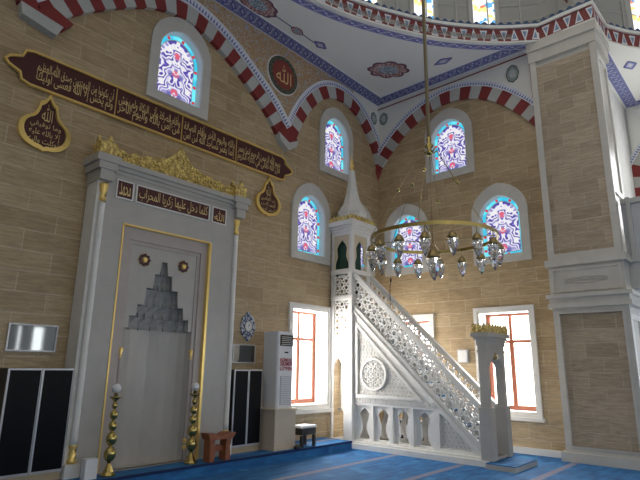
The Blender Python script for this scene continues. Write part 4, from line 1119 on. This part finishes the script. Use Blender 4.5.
# ------------------------------------------------------------------ furniture along the qibla wall
def cabinet(x0, x1, label):
    yf = 7.12; zt = 1.53; zb = PZ + .0
    c_ = empty('tall_cabinet', ((x0 + x1) / 2, 7.3, zb), label, 'cabinet', 'black cabinets beside the prayer niche')
    b = MB(); b.box(x0, x1, yf + .02, YL - .01, zb + .10, zt, 'dark_wood'); b.build('body', c_)
    b = MB(); b.box(x0 + .0, x1 - .0, yf + .03, YL - .02, zb, zb + .10, 'tan_board'); b.build('plinth', c_)
    xm = (x0 + x1) / 2; fr = .022
    for a0, a1 in ((x0, xm - .004), (xm + .004, x1)):
        b = MB(); b.extr(loop(PL(yf + .02), rect(a0, a1, zb + .10, zt)), (0, -.025, 0), 'aluminium', holes=[loop(PL(yf + .02), rect(a0 + fr, a1 - fr * .4, zb + .13, zt - fr))]); d = b.build('door', c_)
        b = MB(); b.box(a0 + fr, a1 - fr * .4, yf, yf + .012, zb + .13, zt - fr, 'black_door'); b.build('door_panel', d)
cabinet(2.34, 3.13, 'black two door cabinet with metal edges left of the prayer niche')
cabinet(5.86, 6.50, 'black two door cabinet with metal edges right of the prayer niche, under the clock')
def mirror(x0, x1, z0_, z1_, label):
    c_ = empty('framed_mirror', ((x0 + x1) / 2, YL, z0_), label, 'mirror', 'silver framed mirrors beside the prayer niche')
    b = MB(); b.extr(loop(PL(YL - .0), rect(x0, x1, z0_, z1_)), (0, -.04, 0), 'aluminium', holes=[loop(PL(YL), rect(x0 + .02, x1 - .02, z0_ + .02, z1_ - .02))]); b.build('frame', c_)
    b = MB(); b.box(x0 + .01, x1 - .01, YL - .025, YL - .003, z0_ + .01, z1_ - .01, 'mirror_glass'); b.build('glass', c_)
mirror(2.38, 3.00, 1.74, 2.10, 'silver framed mirror above the left black cabinet')
mirror(6.08, 6.62, 1.64, 1.98, 'silver framed mirror under the oval clock')
# clock
ck = empty('wall_clock', (6.42, YL, 2.07), 'oval blue and white tiled wall clock with pointed ends right of the prayer niche', 'clock')
ov = []
for k in range(48):
    a = 2 * pi * k / 48; r_ = 1 + .10 * math.cos(8 * a) * .4
    pk = max(0, abs(math.sin(a)) - .93) * 1.6
    ov.append((6.42 + .175 * r_ * math.cos(a), 2.31 + (.225 * r_ + pk * .4) * math.sin(a)))
b = MB(); b.extr(loop(PL(YL - .002), ov), (0, -.03, 0), 'clock_tile'); b.build('tile_body', ck)
ell = lambda s_, y_: [(6.42 + .155 * s_ * math.cos(2 * pi * k / 36), y_, 2.31 + .175 * s_ * math.sin(2 * pi * k / 36)) for k in range(36)]
b = MB(); b.extr(ell(.62, YL - .032), (0, -.012, 0), 'dark_wood', holes=[ell(.56, YL - .032)]); b.build('rim', ck)
b = MB(); b.extr(ell(.56, YL - .032), (0, -.006, 0), 'white_plastic'); fa = b.build('clock_face', ck)
b = MB()
for k in range(12):
    a = k * pi / 6; b.box(6.42 + .072 * math.cos(a) - .003, 6.42 + .072 * math.cos(a) + .003, YL - .040, YL - .037, 2.31 + .082 * math.sin(a) - .006, 2.31 + .082 * math.sin(a) + .006, 'dark_wood')
b.build('hour_marks', fa)
for dx, dz, w_ in ((.035, .035, .004), (.01, .062, .003)):
    b = MB(); b.tube([(6.42, YL - .042, 2.31), (6.42 + dx, YL - .042, 2.31 + dz)], w_, 'dark_wood', 6); b.build('clock_hand', ck)

# air conditioner on its pedestal
ac = empty('air_conditioner', (6.88, 7.1, .86), 'white floor standing air conditioner raised on a tan pedestal beside the window', 'air conditioner')
AX0, AX1, AY0, AY1 = 6.68, 7.09, 6.92, 7.30
b = MB()
r_ = .04; P = [(AX0, AY1), (AX0, AY0 + r_), (AX0 + r_ * .3, AY0 + r_ * .3), (AX0 + r_, AY0), (AX1 - r_, AY0), (AX1 - r_ * .3, AY0 + r_ * .3), (AX1, AY0 + r_), (AX1, AY1)]
b.extr([(p[0], p[1], .86) for p in P], (0, 0, 1.36), 'white_plastic'); b.build('housing', ac)
b = MB(); b.box(AX0 + .05, AX1 - .03, AY0 - .012, AY0 + .01, 1.96, 2.16, 'screen_dark'); og_ = b.build('outlet_grille', ac)
b = MB()
for k in range(5): b.box(AX0 + .08, AX1 - .06, AY0 - .02, AY0 - .01, 1.98 + k * .034, 1.992 + k * .034, 'grey_plastic')
b.build('louvres', og_)
b = MB(); b.box(AX0 + .17, AX1 - .15, AY0 - .01, AY0 + .01, 1.83, 1.855, 'screen_dark'); b.build('display', ac)
b = MB(); b.box(AX0 + .08, AX1 - .06, AY0 - .008, AY0 + .005, .92, 1.42, 'grey_plastic'); ig = b.build('intake_grille', ac)
b = MB()
for k in range(15): b.box(AX0 + .09, AX1 - .07, AY0 - .018, AY0 - .007, .935 + k * .032, .95 + k * .032, 'white_plastic')
b.build('grille_bars', ig)
text_part('red_lettering', ['KLİMAYA', 'DOKUNMAYIN', 'LÜTFEN'], PL(AY0 - .002), (AX0 + .06, AX1 - .04, 1.52, 1.76), 'red_ink', ac, raw=True, depth=.003, thin=.03)
b = MB(); b.box(6.60, 7.12, 6.86, 7.36, PZ, .86, 'tan_box'); b.box(6.58, 7.14, 6.84, 7.38, PZ, PZ + .05, 'tan_box'); b.box(6.58, 7.14, 6.84, 7.38, .82, .858, 'tan_box')
o = b.build('pedestal', None, label='plain tan boxed pedestal carrying the air conditioner', category='pedestal')
# stool by the window
def stool():
    sx0, sx1, sy0, sy1 = 7.20, 7.62, 6.78, 7.08
    s_ = empty('side_stool', (7.44, 7.05, PZ), 'small dark stool with white top under the bright window', 'stool')
    b = MB(); b.box(sx0, sx1, sy0, sy1, .50, .54, 'white_cloth'); b.build('top', s_)
    b = MB(); b.extr([(sx0 + .02, sy0 + .01, .38), (sx1 - .02, sy0 + .01, .38), (sx1 - .02, sy0 + .01, .50), (sx0 + .02, sy0 + .01, .50)], (0, .28, 0), 'dark_wood'); b.build('apron', s_)
    for xx in (sx0 + .02, sx1 - .07):
        for yy in (sy0 + .01, sy1 - .06):
            b = MB(); P = [(.0, 0), (.06, 0), (.045, .06), (.05, .14), (.045, .2), (.0, .2)] if xx < 7.4 else [(-.01, 0), (.05, 0), (.05, .2), (.005, .2), (.0, .14), (.005, .06)]
            b.extr([(xx + p[0], yy, PZ + p[1]) for p in P], (0, .05, 0), 'dark_wood'); b.build('leg', s_)
stool()
sb = empty('dark_object', (7.12, 6.9, PZ), 'small dark object on the carpet between the pedestal and the stool', 'object')  # unidentified small dark thing, only a rounded lump
b = MB(); b.lathe((7.08, 6.765, PZ), [(.05, 0), (.055, .03), (.04, .06), (.01, .075)], 'dark_wood', 12, sx=1.3); b.build('body', sb)
# folding wooden book rest
rh = empty('book_stand', (5.33, 6.82, PZ), 'small reddish wooden book stand at the right foot of the prayer niche', 'book stand')
def rx(x0, y0_, d):
    P = [(-.22, 0), (-.12, 0), (-.09, .10), (-.02, .16), (.05, .10), (.06, 0), (.16, 0), (.15, .22), (.17, .36), (.06, .37), (-.05, .34), (-.2, .38), (-.18, .2)]
    return [(x0 + p[0], y0_ + d * (p[1] - .18), PZ + p[1]) for p in P]
b = MB()
for off_, w_ in ((-.02, .19),):
    b.extr([(5.15, 6.74, PZ), (5.23, 6.74, PZ), (5.25, 6.74, PZ + .12), (5.23, 6.74, PZ + .24), (5.25, 6.74, PZ + .40), (5.15, 6.74, PZ + .38)], (0, .16, 0), 'stool_wood')
b.build('side_board', rh)
b = MB(); b.extr([(5.45, 6.74, PZ), (5.55, 6.74, PZ), (5.53, 6.74, PZ + .20), (5.57, 6.74, PZ + .36), (5.47, 6.74, PZ + .38), (5.45, 6.74, PZ + .2)], (0, .16, 0), 'stool_wood'); b.build('side_board', rh)
b = MB(); b.extr([(5.13, 6.72, PZ + .32), (5.57, 6.72, PZ + .32), (5.63, 6.72, PZ + .40), (5.47, 6.72, PZ + .41), (5.35, 6.72, PZ + .36), (5.23, 6.72, PZ + .41), (5.09, 6.72, PZ + .42)], (0, .20, 0), 'stool_wood'); b.build('book_cradle', rh)
b = MB(); b.extr([(5.23, 6.80, PZ + .14), (5.47, 6.80, PZ + .14), (5.47, 6.80, PZ + .20), (5.35, 6.80, PZ + .24), (5.23, 6.80, PZ + .20)], (0, .03, 0), 'stool_wood'); b.build('cross_board', rh)
# white box by the left foot
b = MB(); b.box(3.30, 3.46, 6.84, 6.96, PZ, PZ + .24, 'white_plastic'); b.box(3.305, 3.455, 6.835, 6.955, PZ + .22, PZ + .245, 'white_plastic')
b.build('white_box', None, label='small plain white box on the floor at the left foot of the prayer niche', category='box')
# candlesticks
def candlestick(x, y, label):
    e = empty('candlestick', (x, y, PZ), label, 'candlestick', 'tall brass candlesticks before the prayer niche')
    b = MB(); b.lathe((x, y, PZ), [(.10, 0), (.10, .02), (.07, .05), (.035, .13), (.02, .16)], 'brass', 8, False); b.build('foot', e)
    b = MB(); prof_ = [(.02, .15)]
    for cz_, rr in ((.27, .078), (.46, .072), (.62, .055), (.76, .052), (.88, .036)):
        h_ = rr * 1.25
        for k in range(1, 10):
            a = -pi / 2 + pi * k / 10; prof_.append((max(.016, rr * math.cos(a)), cz_ + h_ * math.sin(a)))
    prof_ += [(.016, .94)]
    b.lathe((x, y, PZ), prof_, 'brass', 20); b.build('stem', e)
    b = MB(); b.lathe((x, y, PZ + .93), [(.015, 0), (.03, .02), (.075, .055), (.08, .07), (.03, .065), (.02, .12)], 'brass', 16); b.build('cup', e)
    b = MB(); r_ = .062; b.lathe((x, y, PZ + 1.105), [(.002, -r_)] + [(r_ * math.cos(-pi / 2 + pi * k / 12), r_ * math.sin(-pi / 2 + pi * k / 12)) for k in range(1, 12)] + [(.002, r_)], 'white_plastic', 20); b.build('globe', e)
    return e
c1 = candlestick(3.64, 6.90, 'tall brass candlestick with white globe, left of the niche opening')
c2 = copy_tree(c1); c2.location = (4.92, 6.90, PZ); c2['label'] = 'tall brass candlestick with white globe, right of the niche opening beside the book stand'

# ------------------------------------------------------------------ chandelier
CX, CY = 4.80, 2.65
ZR = 2.92; RR = .67
ch = empty('chandelier', (CX, CY, ZR), 'brass ring chandelier with hanging crystal cups on a long rod', 'chandelier')
b = MB(); seg = 64
ring = lambda r_, z_: [(CX + r_ * math.cos(2 * pi * k / seg), CY + r_ * math.sin(2 * pi * k / seg), z_) for k in range(seg + 1)]
b.ribbon(ring(RR, ZR), ring(RR, ZR + .036), (0, 0, 0), 'brass'); b.ribbon(ring(RR - .02, ZR), ring(RR - .02, ZR + .036), (0, 0, 0), 'brass')
b.ribbon(ring(RR, ZR), ring(RR - .02, ZR), (0, 0, 0), 'dark_brass'); b.ribbon(ring(RR, ZR + .036), ring(RR - .02, ZR + .036), (0, 0, 0), 'brass')
b.build('ring', ch)
HZ = 3.95
b = MB(); b.lathe((CX, CY, HZ - .06), [(.01, 0), (.03, .02), (.045, .05), (.02, .08), (.05, .12), (.02, .16), (.03, .2), (.012, .25)], 'brass', 14)
for k in range(6):
    a = k * pi / 3 + .3; b.tube([(CX, CY, HZ + .0), (CX + .05 * math.cos(a), CY + .05 * math.sin(a), HZ - .02), (CX + .09 * math.cos(a), CY + .09 * math.sin(a), HZ + .01)], .008, 'dark_brass', 6)
b.build('hub', ch)
b = MB(); b.tube([(CX, CY, HZ + .15), (CX, CY, 12.0)], .021, 'rod_tan', 10); b.build('rod', ch)
for k in range(6):
    a = k * pi / 3 + .3
    p0 = Vector((CX + .09 * math.cos(a), CY + .09 * math.sin(a), HZ)); p1 = Vector((CX + (RR - .01) * math.cos(a), CY + (RR - .01) * math.sin(a), ZR + .04))
    b = MB(); b.tube([p0, p1], .0035, 'dark_brass', 5); b.build('chain', ch)
    q = p0.lerp(p1, .32 if k % 2 else .48); b = MB(); r_ = .022
    b.lathe(q, [(.001, -r_)] + [(r_ * math.cos(-pi / 2 + pi * j / 8), r_ * math.sin(-pi / 2 + pi * j / 8)) for j in range(1, 8)] + [(.001, r_)], 'brass', 12); b.build('ball', ch)
lamp0 = None
def lamp(x, y, z_, s_=1.0):
    L_ = bpy.data.objects.new('lamp_cup', None)
    b = MB(); b.tube([(x, y, z_), (x, y, z_ - .06 * s_)], .004 * s_, 'dark_brass', 6)
    b.lathe((x, y, z_ - .12 * s_), [(.048 * s_, 0), (.046 * s_, .015 * s_), (.028 * s_, .05 * s_), (.010 * s_, .065 * s_)], 'dark_brass', 14)
    h = b.build('lamp', ch)
    b = MB(); pr = [(.040, 0), (.046, -.035), (.040, -.08), (.026, -.11), (.014, -.14), (.004, -.155)]
    b.lathe((x, y, z_ - .12 * s_), [(.026 * s_, .004), (.040 * s_, -.035 * s_), (.038 * s_, -.075 * s_), (.022 * s_, -.12 * s_), (.004 * s_, -.15 * s_)], 'crystal', 8, False)
    for k in range(8):
        a = 2 * pi * k / 8 + .39
        c_ = (x + .043 * s_ * math.cos(a), y + .043 * s_ * math.sin(a), z_ - .15 * s_); q = .009 * s_
        b.lathe(c_, [(.0005, -q * 2.2), (q, 0), (.0005, q * 2.2)], 'white_plastic' if k % 2 else 'crystal', 5, False)
    b.build('crystal_cup', h)
    return h
l0 = lamp(CX + RR - .01, CY, ZR, 1.12)
for k in range(1, 16):
    a = 2 * pi * k / 16
    h = l0.copy(); COL.objects.link(h); h.location = (CX * 0 + (RR - .01) * (math.cos(a) - 1), (RR - .01) * math.sin(a), 0)
    for c_ in l0.children:
        g = c_.copy(); COL.objects.link(g); g.parent = h
cl = lamp(CX, CY, ZR - .0, 1.6); 
b = MB(); b.tube([(CX, CY, ZR), (CX, CY, HZ)], .004, 'dark_brass', 6)
for k in range(4):
    a = k * pi / 2 + .4; b.tube([(CX, CY, ZR + .0), (CX + RR * math.cos(a), CY + RR * math.sin(a), ZR + .02)], .005, 'dark_brass', 6)
b.build('spokes', ch)

# ------------------------------------------------------------------ light
w = bpy.data.worlds.new('world'); S.world = w; w.use_nodes = True
nt = w.node_tree; bg = nt.nodes['Background']
tc = nt.nodes.new('ShaderNodeTexCoord'); sp_ = nt.nodes.new('ShaderNodeVectorMath'); sp_.operation = 'DOT_PRODUCT'
nt.links.new(tc.outputs['Generated'], sp_.inputs[0]); sp_.inputs[1].default_value = (-.62, .42, .66)
mr = nt.nodes.new('ShaderNodeMapRange'); nt.links.new(sp_.outputs['Value'], mr.inputs[0]); mr.inputs[1].default_value = -.3; mr.inputs[2].default_value = 1; mr.inputs[3].default_value = .05; mr.inputs[4].default_value = .80
# daylight is strongest low in the sky on the side the windows look at
d2 = nt.nodes.new('ShaderNodeVectorMath'); d2.operation = 'DOT_PRODUCT'; nt.links.new(tc.outputs['Generated'], d2.inputs[0]); d2.inputs[1].default_value = (.707, .707, -.6)
m2_ = nt.nodes.new('ShaderNodeMapRange'); nt.links.new(d2.outputs['Value'], m2_.inputs[0]); m2_.inputs[1].default_value = .25; m2_.inputs[2].default_value = .6; m2_.inputs[3].default_value = 0; m2_.inputs[4].default_value = 5
ad = nt.nodes.new('ShaderNodeMath'); ad.operation = 'ADD'; nt.links.new(mr.outputs[0], ad.inputs[0]); nt.links.new(m2_.outputs[0], ad.inputs[1])
nt.links.new(ad.outputs[0], bg.inputs[1]); bg.inputs[0].default_value = (1.0, .965, .90, 1)
vs = S.view_settings; vs.view_transform = 'Standard'; vs.look = 'None'; vs.gamma = 1; vs.use_curve_mapping = False; vs.exposure = 0.0
bpy.context.view_layer.update()
